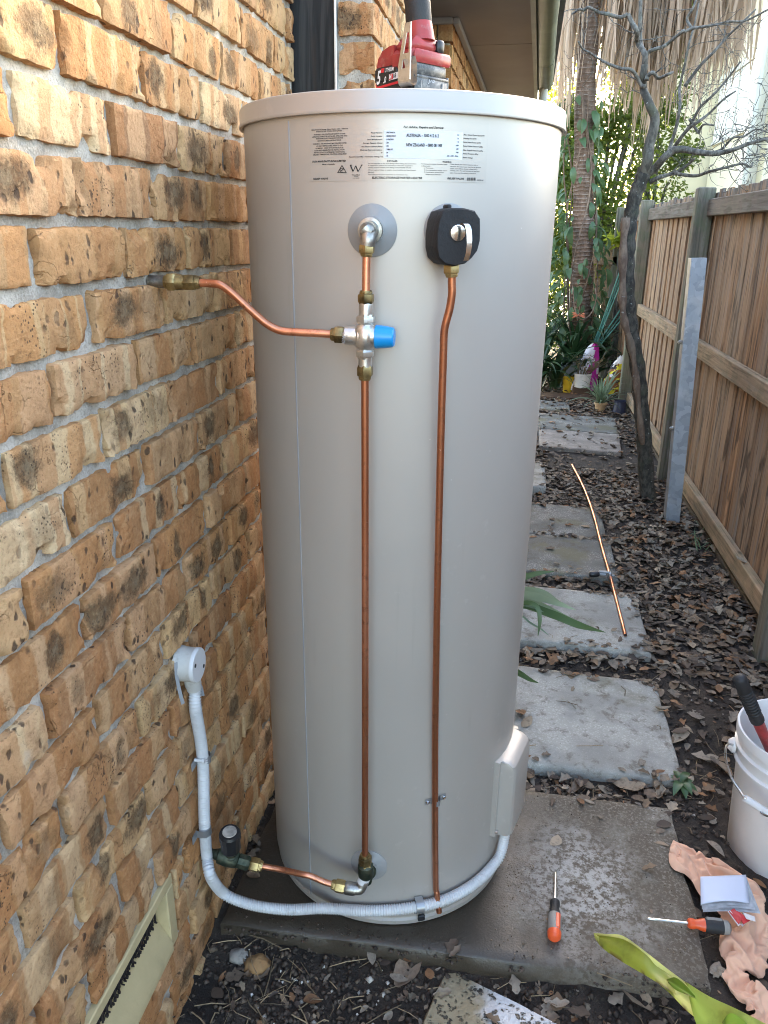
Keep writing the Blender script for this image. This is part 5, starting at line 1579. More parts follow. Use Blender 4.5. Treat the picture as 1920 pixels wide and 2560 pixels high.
m = MB(); Mx = Matrix.Rotation(-.22, 3, 'Y')
c_ = V((1.22, 8.02, .215))
for (cx, cy, cz, sx, sy, sz) in ((0, -.075, 0, .27, .012, .13), (0, .075, 0, .27, .012, .13), (-.13, 0, 0, .012, .15, .13), (.13, 0, 0, .012, .15, .13), (0, 0, -.06, .26, .14, .012)):
    m.box(c_ + Mx @ V((cx, cy, cz)), (sx, sy, sz), .002, rot=Mx)
m.build('trough', M['planter'], pl_)
m = MB(); m.box(c_ + Mx @ V((0, -.084, .066)), (.30, .02, .014), .004, rot=Mx); m.build('trough_rim', M['clip'], pl_)
wb = thing('timber_block', (1.315, 7.87, -.03), 'dark timber block under the white pot', 'block')
b = MB(); b.box((1.315, 7.88, .012), (.17, .12, .085), .006); b.build('block', M['blockwood'], wb)
wp = pot('white_pot', (1.315, 7.86, .054), .075, .084, .135, M['whitepot'], 'white pot with dry twiggy herb standing on a dark block', rim=.010)
hr = random.Random(4)
hb = MB()
for k in range(60):
    a = hr.uniform(0, 6.28); p = V((1.315 + .05 * math.cos(a), 7.86 + .05 * math.sin(a), .16)); d = V((.5 * math.cos(a) + .25, .3 * math.sin(a), 1)).normalized()
    L = hr.uniform(.10, .24); hb.tube([p, p + d * L * .5, p + d * L + V((hr.gauss(0, .03), 0, -.03))], .0016, 4, caps=False)
    for j in range(4):
        e = p + d * L * hr.uniform(.4, 1); s_ = .014; hb.add([e, e + V((s_, 0, s_ * .4)), e + V((s_ * .4, 0, s_ * 1.2))], [(0, 1, 2)])
hb.build('herb', M['dryherb'], wp, angle=180)
m = MB()
for (x, y, s_) in ((1246, 800, .012), (1254, 797, .010)): p = wy(x, y, 7.772); m.box(p, (.008, .006, s_ * 2.2), .002)
m.build('pot_holder', M['black'], wp)
tpot = pot('small_terracotta_pot', (1.432, 7.14, -.035), .038, .056, .085, M['terracotta'], 'little pale terracotta pot with spiky grey green plant', rim=.009)
SL = [strap_mesh('leaf', .17 + .02 * k, .012, M['herb'], .5 + .4 * k, .2, 6, .25 + .15 * k) for k in range(4)]
for k in range(70):
    a = hr.uniform(0, 6.28)
    put('leaf', SL[k % 4], tpot, (1.432 + .02 * math.cos(a), 7.14 + .02 * math.sin(a), .045), (hr.uniform(-.4, .4), hr.uniform(-.6, .5), a), hr.uniform(.8, 1.7))
bpot = pot('dark_blue_pot', (1.59, 7.06, -.035), .062, .05, .125, M['bluepot'], 'dark blue pot by the fence post at the far end', rim=.008)
# white and magenta bag
bg = thing('potting_mix_bag', (1.36, 8.0, 0), 'white and magenta plastic bag standing behind the white pot', 'bag')
def bag(cx, cy, z0, h, w0, w1, tx, seed):
    m = MB(); N = 20; H = 16
    def fn(u, v):
        a = u * 2 * math.pi; t = v
        r = (w0 * (1 - t) + w1 * t) * (1 + .25 * math.sin(math.pi * t)) * (1 - .75 * max(0, t - .93) / .07 * .8)
        k = mn.noise(V((math.cos(a) * 2, math.sin(a) * 2, t * 5 + seed))) * .022
        return V((cx + tx * t + (r + k) * math.cos(a), cy + (r * .45 + k) * math.sin(a), z0 + h * t + .015 * mn.noise(V((a, t * 3, seed)))))
    m.grid(fn, N, H); return m, fn
m, fn = bag(1.325, 7.97, .0, .47, .13, .04, .085, 2.)
for i, f in enumerate(m.f):
    c = sum((V(m.v[k]) for k in f), V()) / 4; t = c.z / .455
    side = (c.x - (1.325 + .085 * t))
    s_ = mn.noise(V((c.x * 14, c.z * 12, 3)))
    m.m[i] = 1 if (side > .012 + .02 * s_ - .05 * max(0, t - .86) * 6 and s_ > -.35) else 0
m.build('bag_body', [M['bagwhite'], M['bagpink']], bg, angle=180)
bg2 = thing('crumpled_bag', (1.60, 7.75, 0), 'crumpled brown, yellow and white plastic bag against the fence', 'bag')
m, fn = bag(1.585, 7.62, .05, .36, .12, .03, .05, 9.)
for i in range(len(m.v)):
    p = V(m.v[i]); k = mn.noise(p * 24) * .022 + mn.noise(p * 60) * .010; m.v[i] = (p.x + k, p.y + k * .5, p.z + k * .6)
for i, f in enumerate(m.f):
    c = sum((V(m.v[k]) for k in f), V()) / 4; s_ = mn.noise(c * 18)
    m.m[i] = 0 if c.z > .33 else (1 if s_ < .05 else (2 if s_ < .28 else (3 if s_ < .45 else 0)))
m.build('bag_body', [M['white'], M['bagbrown'], M['bagyellow'], M['black']], bg2, angle=180)
# bundle of stakes
stk = thing('garden_stakes', (1.4, 7.85, .3), 'bundle of green garden stakes leaning on the fence behind the bags', 'stakes')
for (x0, y0, x1, y1, dY) in ((1283, 745, 1344, 572, 0), (1286, 745, 1347, 580, .02), (1280, 745, 1340, 605, .03), (1290, 745, 1349, 655, 0), (1293, 745, 1352, 668, .02), (1297, 745, 1353, 678, -.02), (1288, 745, 1346, 600, -.02)):
    a = wy(x0, y0, 8.22 + dY); b_ = wy(x1, y1, 8.3 + dY); a2 = a + (a - b_).normalized() * (a.z / max(.05, (b_ - a).normalized().z))
    m = MB(); m.tube([a2, a, b_], .0075, 8); m.build('stake', M['stake'], stk)

# ------------------------------------------------------------------ loose copper pipe and cutter
cp = thing('loose_copper_pipe', (1.1, 3.9, 0), 'long loose length of copper pipe lying across the slabs and leaves', 'pipe')
pts = [gz(1351, 1372, .009), gz(1330, 1290, .010), gz(1317, 1240, .012), gz(1300, 1180, .012), gz(1285, 1120, .012), gz(1270, 1075, .008), gz(1255, 1040, .004), gz(1236, 1004, -.006)]
m = MB(); sp_ = spline(pts, 8)
vs = []
m.tube(sp_, .0068, 14); m.build('pipe', M['copper'], cp)
m = MB(); d = (sp_[0] - sp_[1]).normalized(); m.fit(sp_[0] + d * .0004, sp_[0] + d, [(0, .0055), (.0002, .0)], 14); m.build('pipe_mouth', M['black'], cp)
ct_ = thing('pipe_cutter', (1.08, 3.33, 0), 'silver and black pipe cutter clamped on the loose copper pipe', 'pipe cutter')
q = gz(1311, 1243, .014); ax = (gz(1305, 1190, .012) - gz(1317, 1240, .012)).normalized(); sx = V((ax.y, -ax.x, 0)).normalized(); Mc = Matrix((sx, ax, V((0, 0, 1)))).transposed()
m = MB()
m.box(q - sx * .028 + V((0, 0, .004)), (.052, .022, .016), .004, rot=Mc); m.box(q + sx * .012 + V((0, .0, .006)), (.020, .026, .026), .005, rot=Mc); m.box(q - sx * .014 + V((0, 0, .016)), (.05, .018, .010), .003, rot=Mc)
m.fit(q + sx * .02, q + sx * .04, [(0, .007), (.012, .007), (.016, .005)], 12)
m.build('cutter_frame', M['clip'], ct_)
m = MB(); m.fit(q - sx * .035 - ax * .010 + V((0, 0, .008)), q - sx * .1 - ax * .014 + V((0, 0, .003)), [(0, .008), (.006, .0125), (.040, .0135), (.046, .010)], 14); m.build('cutter_knob', M['black'], ct_)

# ------------------------------------------------------------------ bucket and hammer
BC = V((1.385, 1.765, -.045))
bk = thing('white_bucket', BC, 'white plastic bucket with wire handle at the right edge of the photo', 'bucket')
BH = .375
m = MB()
m.lathe(BC, [(.001, .006), (.118, .004), (.124, .0), (.127, .006), (.144, BH - .105), (.1445, BH - .1), (.153, BH - .098), (.1535, BH - .092), (.147, BH - .088), (.148, BH - .062), (.1555, BH - .060), (.156, BH - .054), (.149, BH - .05), (.150, BH - .030), (.157, BH - .028), (.1585, BH - .006), (.157, BH), (.152, BH), (.150, BH - .006), (.147, BH - .03), (.140, BH - .1), (.122, .012), (.001, .012)], 72)
m.build('bucket_body', M['white'], bk, angle=40)
h1 = wy(1600, 1563, 1.70); 
m = MB()
ea = V((BC.x - .152, BC.y + .03, BC.z + BH - .075)); eb = V((BC.x + .150, BC.y + .02, BC.z + BH - .075))
g1 = wy(1609, 1724, 1.60); g2 = wy(1672, 1765, 1.595)
pts = [ea, wy(1570, 1610, 1.70), wy(1568, 1640, 1.68), wy(1580, 1680, 1.65), wy(1598, 1708, 1.62), g1, (g1 + g2) / 2, g2, eb + V((.03, -.05, -.15)), eb]
m.tube(pts, .0028, 8, smooth=6); hd = m.build('handle', M['steel'], bk)
m = MB(); m.tube([g1, g2 + (g2 - g1) * .6], .0085, 12); m.build('handle_grip', M['white'], hd)
for e_ in (ea, eb):
    m = MB(); m.fit(e_, e_ + (e_ - V((BC.x, BC.y, e_.z))), [(-.004, .02), (.004, .02), (.01, .015), (.014, .012)], 14); m.build('ear', M['white'], bk)
for k in range(1):
        m = MB(); an = math.radians(248); p = BC + V((.1535 * math.cos(an), .1535 * math.sin(an), BH - .082)); m.box(p, (.008, .06, .030), .003, rot=rotz(an)); m.build('boss', M['white'], bk)
hm = thing('hammer', BC + V((.0, -.01, .2)), 'hammer with black rubber grip and red shaft standing in the white bucket', 'hammer')
a = wy(1596, 1462, 1.70); b_ = wy(1636, 1556, 1.745); d = (b_ - a).normalized()
m = MB(); L = (b_ - a).length
m.fit(a, b_, [(-.002, .004), (0, .011), (.006, .0165), (L * .3, .0165), (L * .75, .0155), (L * .95, .0175), (L, .017)], 18)
for k in range(9): m.fit(a + d * (L * (.3 + k * .06)), b_, [(0, .0164), (.002, .0178), (.004, .0164)], 14)
m.build('grip', M['grip'], hm, angle=60)
m = MB(); m.fit(b_, b_ + d, [(-.002, .0135), (.02, .014), (.16, .011)], 14); m.build('shaft', M['redpl'], hm)
e_ = b_ + d * .165
m = MB(); Mh = frame(V((.8, .5, .1)))
m.box(e_, (.11, .03, .03), .006, rot=Mh); m.fit(e_ + Mh @ V((.05, 0, 0)), e_ + Mh @ V((.1, 0, 0)), [(0, .013), (.01, .017), (.022, .017)], 14); m.build('head', M['steel'], hm)

# ------------------------------------------------------------------ screwdrivers
def driver(a, b, tipdist, z, label, cols):
    """a = tip, b = butt of the handle"""
    t = thing('screwdriver', ((a.x + b.x) / 2, (a.y + b.y) / 2, z), label, 'screwdriver')
    a = V((a.x, a.y, z - .004)); b = V((b.x, b.y, z)); d = (b - a).normalized(); L = (b - a).length
    m = MB(); m.fit(a, b, [(0, .0018), (.004, .0030), (.02, .0030), (tipdist + .01, .0030)], 10); m.build('blade', M['steel'], t)
    h = a + d * tipdist; HL = L - tipdist
    m = MB(); m.fit(h, b, [(0, .0085), (.004, .0115), (HL * .12, .0115), (HL * .2, .0095), (HL * .34, .0135), (HL * .42, .0148)], 18); m.build('collar', M[cols[0]], t)
    m = MB(); m.fit(h + d * (HL * .40), b, [(0, .0150), (HL * .12, .0158), (HL * .4, .0158), (HL * .44, .0154)], 18); g_ = m.build('grip', M[cols[1]], t)
    m = MB(); m.fit(h + d * (HL * .82), b, [(0, .0155), (HL * .06, .0158), (HL * .13, .0145), (HL * .18, .009), (HL * .19, .0)], 18); m.build('butt', M[cols[2]], t)
    sd = V((-d.y, d.x, 0))
    m = MB(); m.box(h + d * (HL * .62) + V((0, 0, .0125)) + sd * .006, (HL * .40, .012, .008), .003, rot=frame(d)); m.build('inlay', M[cols[2]], t)
    return t
driver(gz(1200, 1884, .012), gz(1197, 2030, .014), .090, .0155, 'screwdriver with black, grey and orange handle lying on the stained slab', ('grip', 'greygrip', 'orange'))
driver(gz(1399, 1985, .014), gz(1578, 2004, .02), .088, .019, 'screwdriver whose dark blue handle lies partly under the booklet', ('orange', 'grip', 'greygrip'))

# ------------------------------------------------------------------ peach cloth, booklet, red packets
cpoly = [(1447, 1838), (1462, 1828), (1490, 1827), (1520, 1838), (1555, 1845), (1590, 1860), (1625, 1890), (1650, 1930), (1663, 1960), (1668, 2000), (1662, 2065), (1640, 2085), (1612, 2082), (1632, 2110), (1659, 2140), (1672, 2230), (1640, 2230), (1600, 2170), (1580, 2120), (1558, 2060), (1547, 2040), (1557, 2010), (1552, 1975), (1540, 1950), (1510, 1920), (1480, 1892), (1460, 1886), (1446, 1868)]
CP = [V((p.x, p.y, 0)) for p in spline([gz(x, y, .0) for x, y in cpoly] + [gz(*cpoly[0], .0)], 4)[:-1]]
def inside(x, y):
    r = False; n = len(CP)
    for i in range(n):
        a, b_ = CP[i], CP[(i + 1) % n]
        if (a.y > y) != (b_.y > y) and x < (b_.x - a.x) * (y - a.y) / (b_.y - a.y) + a.x: r = not r
    return r
def snap(x, y):
    best = 9; bp_ = (x, y)
    for i in range(len(CP)):
        a, b_ = CP[i], CP[(i + 1) % len(CP)]; ab = V((b_.x - a.x, b_.y - a.y, 0)); p = V((x - a.x, y - a.y, 0))
        t = max(0, min(1, p.dot(ab) / ab.length_squared)); d_ = (ab * t - p).length
        if d_ < best: best = d_; bp_ = (a.x + ab.x * t, a.y + ab.y * t)
    return bp_
def crumple():
    """spread the cloth flat on its outline, let it be larger than that outline, and settle it so that it folds"""
    x0, x1 = min(p.x for p in CP), max(p.x for p in CP); y0, y1 = min(p.y for p in CP), max(p.y for p in CP)
    st = .0062; vs = []; fs = []; ids = {}
    def at_(i, j): return x0 + i * st, y0 + j * st
    def vert(i, j):
        if (i, j) not in ids:
            x, y = at_(i, j); ids[i, j] = len(vs); vs.append((x, y, .012 + .005 * mn.noise(V((x * 16, y * 16, 1)))))
        return ids[i, j]
    for j in range(int((y1 - y0) / st) + 1):
        for i in range(int((x1 - x0) / st) + 1):
            if all(inside(*at_(a, b_)) for a, b_ in ((i, j), (i + 1, j), (i + 1, j + 1), (i, j + 1))):
                fs.append((vert(i, j), vert(i + 1, j), vert(i + 1, j + 1), vert(i, j + 1)))
    seen = {}
    for f in fs:
        for k in range(4):
            e_ = tuple(sorted((f[k], f[(k + 1) % 4]))); seen[e_] = seen.get(e_, 0) + 1
    rim = sorted({v for e_, c in seen.items() if c == 1 for v in e_})
    for v in rim:
        x, y = snap(vs[v][0], vs[v][1]); vs[v] = (x, y, .006)
    tmp = bpy.data.scenes.new('settling'); tmp.frame_start = 1; tmp.frame_end = 60
    me = bpy.data.meshes.new('cloth'); me.from_pydata(vs, [], fs)
    o = bpy.data.objects.new('cloth', me); tmp.collection.objects.link(o)
    vg = o.vertex_groups.new(name='pin'); vg.add(rim, .28, 'REPLACE')
    fl = bpy.data.meshes.new('floor'); fl.from_pydata([(-1, -1, 0), (3, -1, 0), (3, 3, 0), (-1, 3, 0)], [], [(0, 1, 2, 3)])
    fo = bpy.data.objects.new('floor', fl); tmp.collection.objects.link(fo)
    fo.modifiers.new('collision', 'COLLISION'); fo.collision.thickness_outer = .002; fo.collision.cloth_friction = 20
    c = o.modifiers.new('cloth', 'CLOTH'); q = c.settings
    q.quality = 8; q.mass = .08; q.tension_stiffness = 20; q.compression_stiffness = 20; q.shear_stiffness = 8; q.bending_stiffness = .5
    q.vertex_group_mass = 'pin'; q.pin_stiffness = .3; q.shrink_min = -.42; q.shrink_max = -.42
    k = c.collision_settings; k.distance_min = .003; k.use_self_collision = True; k.self_distance_min = .003; k.collision_quality = 3
    c.point_cache.frame_end = 60
    for f in range(1, 61): tmp.frame_set(f)
    ev = o.evaluated_get(tmp.view_layers[0].depsgraph); em = ev.to_mesh()
    out = [tuple(v.co) for v in em.vertices]
    ev.to_mesh_clear(); bpy.data.scenes.remove(tmp); bpy.data.objects.remove(o); bpy.data.objects.remove(fo)
    return out, fs
_cv, _cf = crumple()
m = MB(); m.f = _cf; m.m = [0] * len(_cf)
m.v = [(x, y, z + .001 - .030 * min(1, max(0, (x - 1.10) / .05))) for x, y, z in _cv]
clo_ = m.build('peach_cloth', M['cloth'], angle=180); tag(clo_, 'crumpled peach coloured cloth lying beside the bucket', 'cloth')
_md = clo_.modifiers.new('thickness', 'SOLIDIFY'); _md.thickness = .0018
_md = clo_.modifiers.new('smooth', 'SUBSURF'); _md.levels = _md.render_levels = 2
bk_ = thing('instruction_booklet', gz(1565, 1925, .05), 'folded pale blue booklet lying on the peach cloth', 'booklet')
def zq(x, y, z): return gz(x, y, z)
A, B, C_, D_ = zq(1513, 1894, .070), zq(1611, 1890, .066), zq(1619, 1952, .048), zq(1514, 1954, .050)
def sheet(A, B, C_, D_, dz, curl, N=10):
    m = MB()
    def fn(u, v):
        p = A * (1 - u) * (1 - v) + B * u * (1 - v) + C_ * u * v + D_ * (1 - u) * v
        return p + V((0, 0, dz + curl * math.sin(math.pi * u) * v))
    m.grid(fn, N, N); return m
m = sheet(A, B, C_, D_, 0, .009)
m2_ = sheet(A, B, C_, D_, -.0022, .009)
o = m.build('cover', M['paper'], bk_, angle=180)
sm = o.modifiers.new('thickness', 'SOLIDIFY'); sm.thickness = .0012
for k in range(5):
    sh = V((.0012 * k + .001 * (k % 2), -.0018 * k - .001 * (k % 3), 0))
    m = sheet(A + sh, B + sh, C_ + sh * 1.5 + V((.004 * k, 0, 0)), D_ + sh, -.003 - .0024 * k, .009 - .0012 * k)
    o = m.build('page', M['paperedge'], bk_, angle=180)
m = MB()
for k in range(9):
    u0, v0 = .07, .40 + k * .055
    ln_ = .10 if k % 3 else .13
    q = []
    for (u, v) in ((u0, v0), (u0 + ln_, v0), (u0 + ln_, v0 + .012), (u0, v0 + .012)):
        p = A * (1 - u) * (1 - v) + B * u * (1 - v) + C_ * u * v + D_ * (1 - u) * v; q.append(p + V((0, 0, .0012 + .009 * math.sin(math.pi * u) * v)))
    m.add(q, [(0, 1, 2, 3)])
m.build('printing', M['inkgrey'], bk_, smooth=False)
rp_ = thing('red_packet', gz(1592, 1972, .04), 'small torn red and white packet sticking out under the booklet', 'packet')
for (pts, zz, mt) in (([(1574, 1968), (1586, 1962), (1604, 1984), (1596, 1996)], .044, 'redcard'), ([(1586, 1964), (1600, 1972), (1620, 1988), (1606, 1996)], .040, 'redcard'),
                      ([(1604, 1970), (1630, 1980), (1632, 1990), (1612, 1984)], .042, 'white'), ([(1600, 1996), (1607, 1994), (1616, 1988), (1604, 2001)], .039, 'white'), ([(1572, 1968), (1577, 1966), (1600, 1996), (1595, 2000)], .043, 'white')):
    q = [gz(x, y, zz + .002 * i) for i, (x, y) in enumerate(pts)]
    m = MB(); m.add(q + [p - V((0, 0, .0015)) for p in q], [(0, 1, 2, 3), (7, 6, 5, 4), (0, 4, 5, 1), (1, 5, 6, 2), (2, 6, 7, 3), (3, 7, 4, 0)]); m.build('flap', M[mt], rp_, smooth=False)

# ------------------------------------------------------------------ cordless drill standing on the heater
LZ = 1.710
dr = thing('cordless_drill', (.42, 1.76, LZ), 'red and black cordless drill standing on its battery on top of the heater', 'drill')
cor = wy(893, 187, 1.70); cor.z = LZ
e1 = V((-.79, .613, 0)).normalized(); e2 = V((.613, .79, 0)).normalized()
Md = Matrix((e1 * .88, e2 * 1.26, V((0, 0, 1.27)))).transposed(); ZS = 1.27
def dp(a, b_, z): return V((cor.x, cor.y, 0)) + e1 * (a * .88) + e2 * (b_ * 1.26) + V((0, 0, LZ + z * ZS))
m = MB(); m.box(dp(.066, .038, .033), (.132, .076, .066), .008, rot=Md); m.box(dp(.092, .038, .068), (.080, .076, .024), .004, rot=Md); bt = m.build('battery', M['black'], dr)
m = MB()
m.box(dp(-.0015, .038, .040), (.004, .074, .042), .0015, rot=Md); m.box(dp(.004, .038, .071), (.012, .072, .020), .004, rot=Md); m.box(dp(.012, .0765, .04), (.03, .004, .05), .001, rot=Md)
m.box(dp(-.0035, .038, .060), (.003, .078, .004), .001, rot=Md); m.box(dp(-.0035, .014, .03), (.003, .004, .05), .001, rot=Md); m.box(dp(-.0035, .062, .03), (.003, .004, .05), .001, rot=Md)
m.build('battery_end', M['dusty'], bt)
m = MB()
vs = []
prof = [(.130, .0805), (.124, .093), (.110, .103), (.085, .108), (.070, .108), (.070, .0805)]
for w_ in (.004, .072): vs += [dp(a, w_, z) for a, z in prof]
k = len(prof); m.add(vs, [tuple(range(k)), tuple(range(k, 2 * k))[::-1]] + [(i, (i + 1) % k, k + (i + 1) % k, k + i) for i in range(k)])
m.build('latch', M['redpl'], bt)
m = MB()
m.box(dp(.040, .038, .085), (.072, .078, .032), .008, rot=Md); m.box(dp(.036, .038, .104), (.066, .072, .026), .011, rot=Md)
m.box(dp(-.002, .040, .088), (.01, .082, .018), .004, rot=Md)
ft = m.build('foot', M['redpl'], dr)
m = MB(); m.box(dp(.001, .058, .106), (.012, .016, .018), .003, rot=Md); m.build('belt_socket', M['black'], ft)
g0 = dp(.036, .038, .112); g1 = g0 + V((-.022, .012, .20))
m = MB(); d = (g1 - g0).normalized()
m.tube([g0, g0 + d * .02, g0 + d * .034], lambda t, i: .030 - .004 * t, 20, caps=True); m.build('neck', M['redpl'], dr)
m = MB(); m.tube([g0 + d * .030, g0 + d * .036, g0 + d * .07, g0 + d * .12 + V((-.006, 0, 0)), g0 + d * .17 + V((-.014, 0, 0)), g0 + d * .2 + V((-.02, 0, 0))], lambda t, i: (.0245, .0262, .0255, .0265, .028, .03)[min(i, 5)] if True else 0, 20)
m.build('grip', M['grip'], dr, angle=60)
m = MB(); hb_ = g0 + d * .2 + V((-.02, 0, .03))
m.box(hb_ + e1 * -.02, (.20, .066, .07), .014, rot=Md); m.fit(hb_ - e1 * .115, hb_ - e1 * .3, [(0, .030), (.02, .028), (.05, .022), (.06, .012)], 20); m.build('motor_housing', M['redpl'], dr)
# belt clip bent from plate
m = MB()
def cl_(a, z, off): return dp(a * .8 - .016, -.004 - off, z)
fr = [[(.012, .126), (.036, .126), (.052, .058), (.012, .050)], ]
outer = [(.006, .128), (.028, .128), (.052, .074), (.054, .052), (.006, .052)]
holeA = [(.012, .115), (.022, .115), (.034, .088), (.012, .088)]
holeB = [(.012, .080), (.036, .080), (.040, .068), (.012, .068)]
strips = [[(.006, .128), (.028, .128), (.022, .115), (.012, .115)], [(.006, .128), (.012, .115), (.012, .088), (.012, .068), (.006, .052)], [(.028, .128), (.052, .074), (.034, .088), (.022, .115)],
          [(.012, .088), (.034, .088), (.036, .080), (.012, .080)], [(.034, .088), (.052, .074), (.040, .068), (.036, .080)], [(.012, .068), (.040, .068), (.052, .074), (.054, .052), (.006, .052)]]
for s_ in strips:
    a_ = [cl_(x, z, .010) for x, z in s_]; b2 = [cl_(x, z, .0122) for x, z in s_]; k = len(s_)
    m.add(a_ + b2, [tuple(range(k)), tuple(range(k, 2 * k))[::-1]] + [(i, (i + 1) % k, k + (i + 1) % k, k + i) for i in range(k)])
arc = [(.0111 - .0075 * (1 - math.cos(math.pi * k / 8)) * 1.0, .052 - .0075 * math.sin(math.pi * k / 8)) for k in range(9)]
arc += [(-.0035, .06), (-.003, .075), (.001, .085)]
vs = []
for off, z in arc: vs += [cl_(.006, z, off), cl_(.054, z, off)]
m.add(vs, [(2 * i, 2 * i + 1, 2 * i + 3, 2 * i + 2) for i in range(len(arc) - 1)])
m.build('belt_clip', M['nickel'], dr, smooth=False)
def dtext(job, a0, z0, h, mat, name, parent, end=False, shear=0.):
    vs, fs, wd = GL[job]; k = h / .7; mm = MB()
    if end: mm.add([dp(-.0038, a0 + vx * k, z0 + vy * k) for vx, vy in vs], fs)
    else: mm.add([dp(a0 - vx * k, -.0006, z0 + vy * k) for vx, vy in vs], fs)
    return mm.build(name, M[mat], parent, smooth=False)
dtext(_jw[0], .122, .0565, .0185, 'white', 'numeral', bt); dtext(_jw[1], .099, .0565, .009, 'white', 'numeral', bt)
dtext(_jw[2], .094, .0715, .0055, 'white', 'lettering', bt); 
m = MB(); m.add([dp(.080, -.0004, .0585), dp(.046, -.0004, .060), dp(.046, -.0004, .069), dp(.080, -.0004, .0675)], [(0, 1, 2, 3)]); m.build('badge', M['white'], bt, smooth=False)
m = MB(); m.add([dp(.079, -.0008, .0593), dp(.066, -.0008, .0598), dp(.066, -.0008, .0677), dp(.079, -.0008, .067)], [(0, 1, 2, 3)]); m.build('badge_panel', M['redcard'], bt, smooth=False)
vs, fs, wd = GL[_jw[3]]; k = .0062 / .7
m = MB(); m.add([dp(.0785 - vx * k * 1.2, -.0012, .0605 + vy * k) for vx, vy in vs], fs); m.build('lettering', M['white'], bt, smooth=False)
vs, fs, wd = GL[_jw[4]]
m = MB(); m.add([dp(.0645 - vx * k * 1.2, -.0012, .0612 + vy * k) for vx, vy in vs], fs); m.build('lettering', M['ink'], bt, smooth=False)
dtext(_jw[5], .030, .054, .008, 'tape', 'lettering', bt, True)
m = MB()
for (a0, z0_, a1, z1_) in ((.125, .056, .118, .051), (.118, .051, .042, .0545), (.042, .0545, .038, .062)):
    n_ = V((0, 0, .0022)); p, q = dp(a0, -.0008, z0_), dp(a1, -.0008, z1_); m.add([p - n_, q - n_, q + n_, p + n_], [(0, 1, 2, 3)])
m.add([dp(.108, -.0008, .0715), dp(.097, -.0008, .0715), dp(.095, -.0008, .0775), dp(.106, -.0008, .0775)], [(0, 1, 2, 3)])
m.build('stripe', M['redcard'], bt, smooth=False)

# ------------------------------------------------------------------ plants close by
gp = thing('broad_leaf_plant', (1.02, .80, -.04), 'bright yellow green broad leaved plant poking in at the bottom right corner', 'plant')
def blade(name, L_, R_, mid=None, cols=((.30, .34, .03), (.16, .22, .02)), lift=.012, N=14):
    """leaf between two outline polylines given in pixels with a distance along y"""
    m = MB(); vs = []; cs = []
    A = spline([wy(x, y, Y) for x, y, Y in L_], 5); B = spline([wy(x, y, Y) for x, y, Y in R_], 5)
    n = min(len(A), len(B))
    for i in range(n):
        a, b_ = A[i], B[i]; t = i / (n - 1)
        for k in range(7):
            u = k / 6; p = a.lerp(b_, u); up = V((0, -.4, 1)).normalized()
            p = p - up * lift * (1 - abs(2 * u - 1)) * math.sin(math.pi * min(1, t * 1.1)) + up * .002 * math.sin(u * 30 + t * 3)
            vs.append(p); st_ = .5 + .5 * math.sin(u * 40)
            br_ = mn.noise(V((p.x * 60, p.y * 60, p.z * 60)))
            c = V(cols[0]).lerp(V(cols[1]), .45 * st_ + .5 * (u if cols[0] != cols[1] else 0))
            if t < .05 and br_ > -.1: c = V((.16, .09, .03))
            if u > .9 and br_ > .15: c = V((.13, .06, .03))
            cs.append(tuple(c))
    fs = [(i * 7 + k, i * 7 + k + 1, (i + 1) * 7 + k + 1, (i + 1) * 7 + k) for i in range(n - 1) for k in range(6)]
    m.v = [tuple(v) for v in vs]; m.f = fs; m.m = [0] * len(fs); m.c = cs
    return m.build(name, M['ginger'], gp, angle=180)
blade('leaf', [(1282, 2015, 1.20), (1310, 2018, 1.18), (1345, 2022, 1.16), (1392, 2055, 1.13), (1450, 2100, 1.10), (1520, 2150, 1.05), (1600, 2200, 1.0), (1640, 2230, .97)],
      [(1283, 2018, 1.20), (1295, 2040, 1.17), (1330, 2062, 1.14), (1380, 2092, 1.11), (1440, 2140, 1.07), (1490, 2190, 1.02), (1560, 2240, .97), (1600, 2270, .94)], cols=((.80, .78, .34), (.58, .62, .10)), lift=.008)
blade('leaf', [(1290, 2020, 1.19), (1320, 2024, 1.17), (1360, 2034, 1.15), (1395, 2058, 1.13), (1420, 2080, 1.12), (1450, 2105, 1.10)],
      [(1284, 2024, 1.20), (1300, 2046, 1.16), (1340, 2075, 1.13), (1390, 2105, 1.10), (1420, 2124, 1.08), (1460, 2150, 1.05)], cols=((.26, .27, .03), (.36, .38, .05)), lift=-.006)
blade('leaf', [(1440, 2116, 1.08), (1458, 2112, 1.07), (1480, 2128, 1.05), (1500, 2150, 1.03)], [(1443, 2122, 1.07), (1460, 2138, 1.05), (1485, 2150, 1.03), (1505, 2160, 1.02)], cols=((.12, .22, .02), (.16, .28, .03)), lift=.004)
blade('leaf', [(1480, 2120, 1.06), (1530, 2152, 1.02), (1590, 2180, .98), (1680, 2225, .93)], [(1485, 2135, 1.05), (1500, 2200, 1.0), (1520, 2240, .97), (1560, 2290, .92)], cols=((.55, .66, .16), (.40, .52, .08)), lift=.006)
blade('leaf', [(1560, 2208, .97), (1575, 2190, .965), (1600, 2200, .96), (1640, 2240, .94)], [(1562, 2215, .96), (1568, 2240, .95), (1580, 2260, .94), (1600, 2280, .92)], cols=((.16, .30, .03), (.22, .34, .04)), lift=.004)
b = MB(); b.tube([V((1.02, .80, -.05)), V((1.02, .86, .1)), wy(1590, 2240, .95)], .008, 8, smooth=4); b.build('stem', M['ginger'] if False else M['vine'], gp)
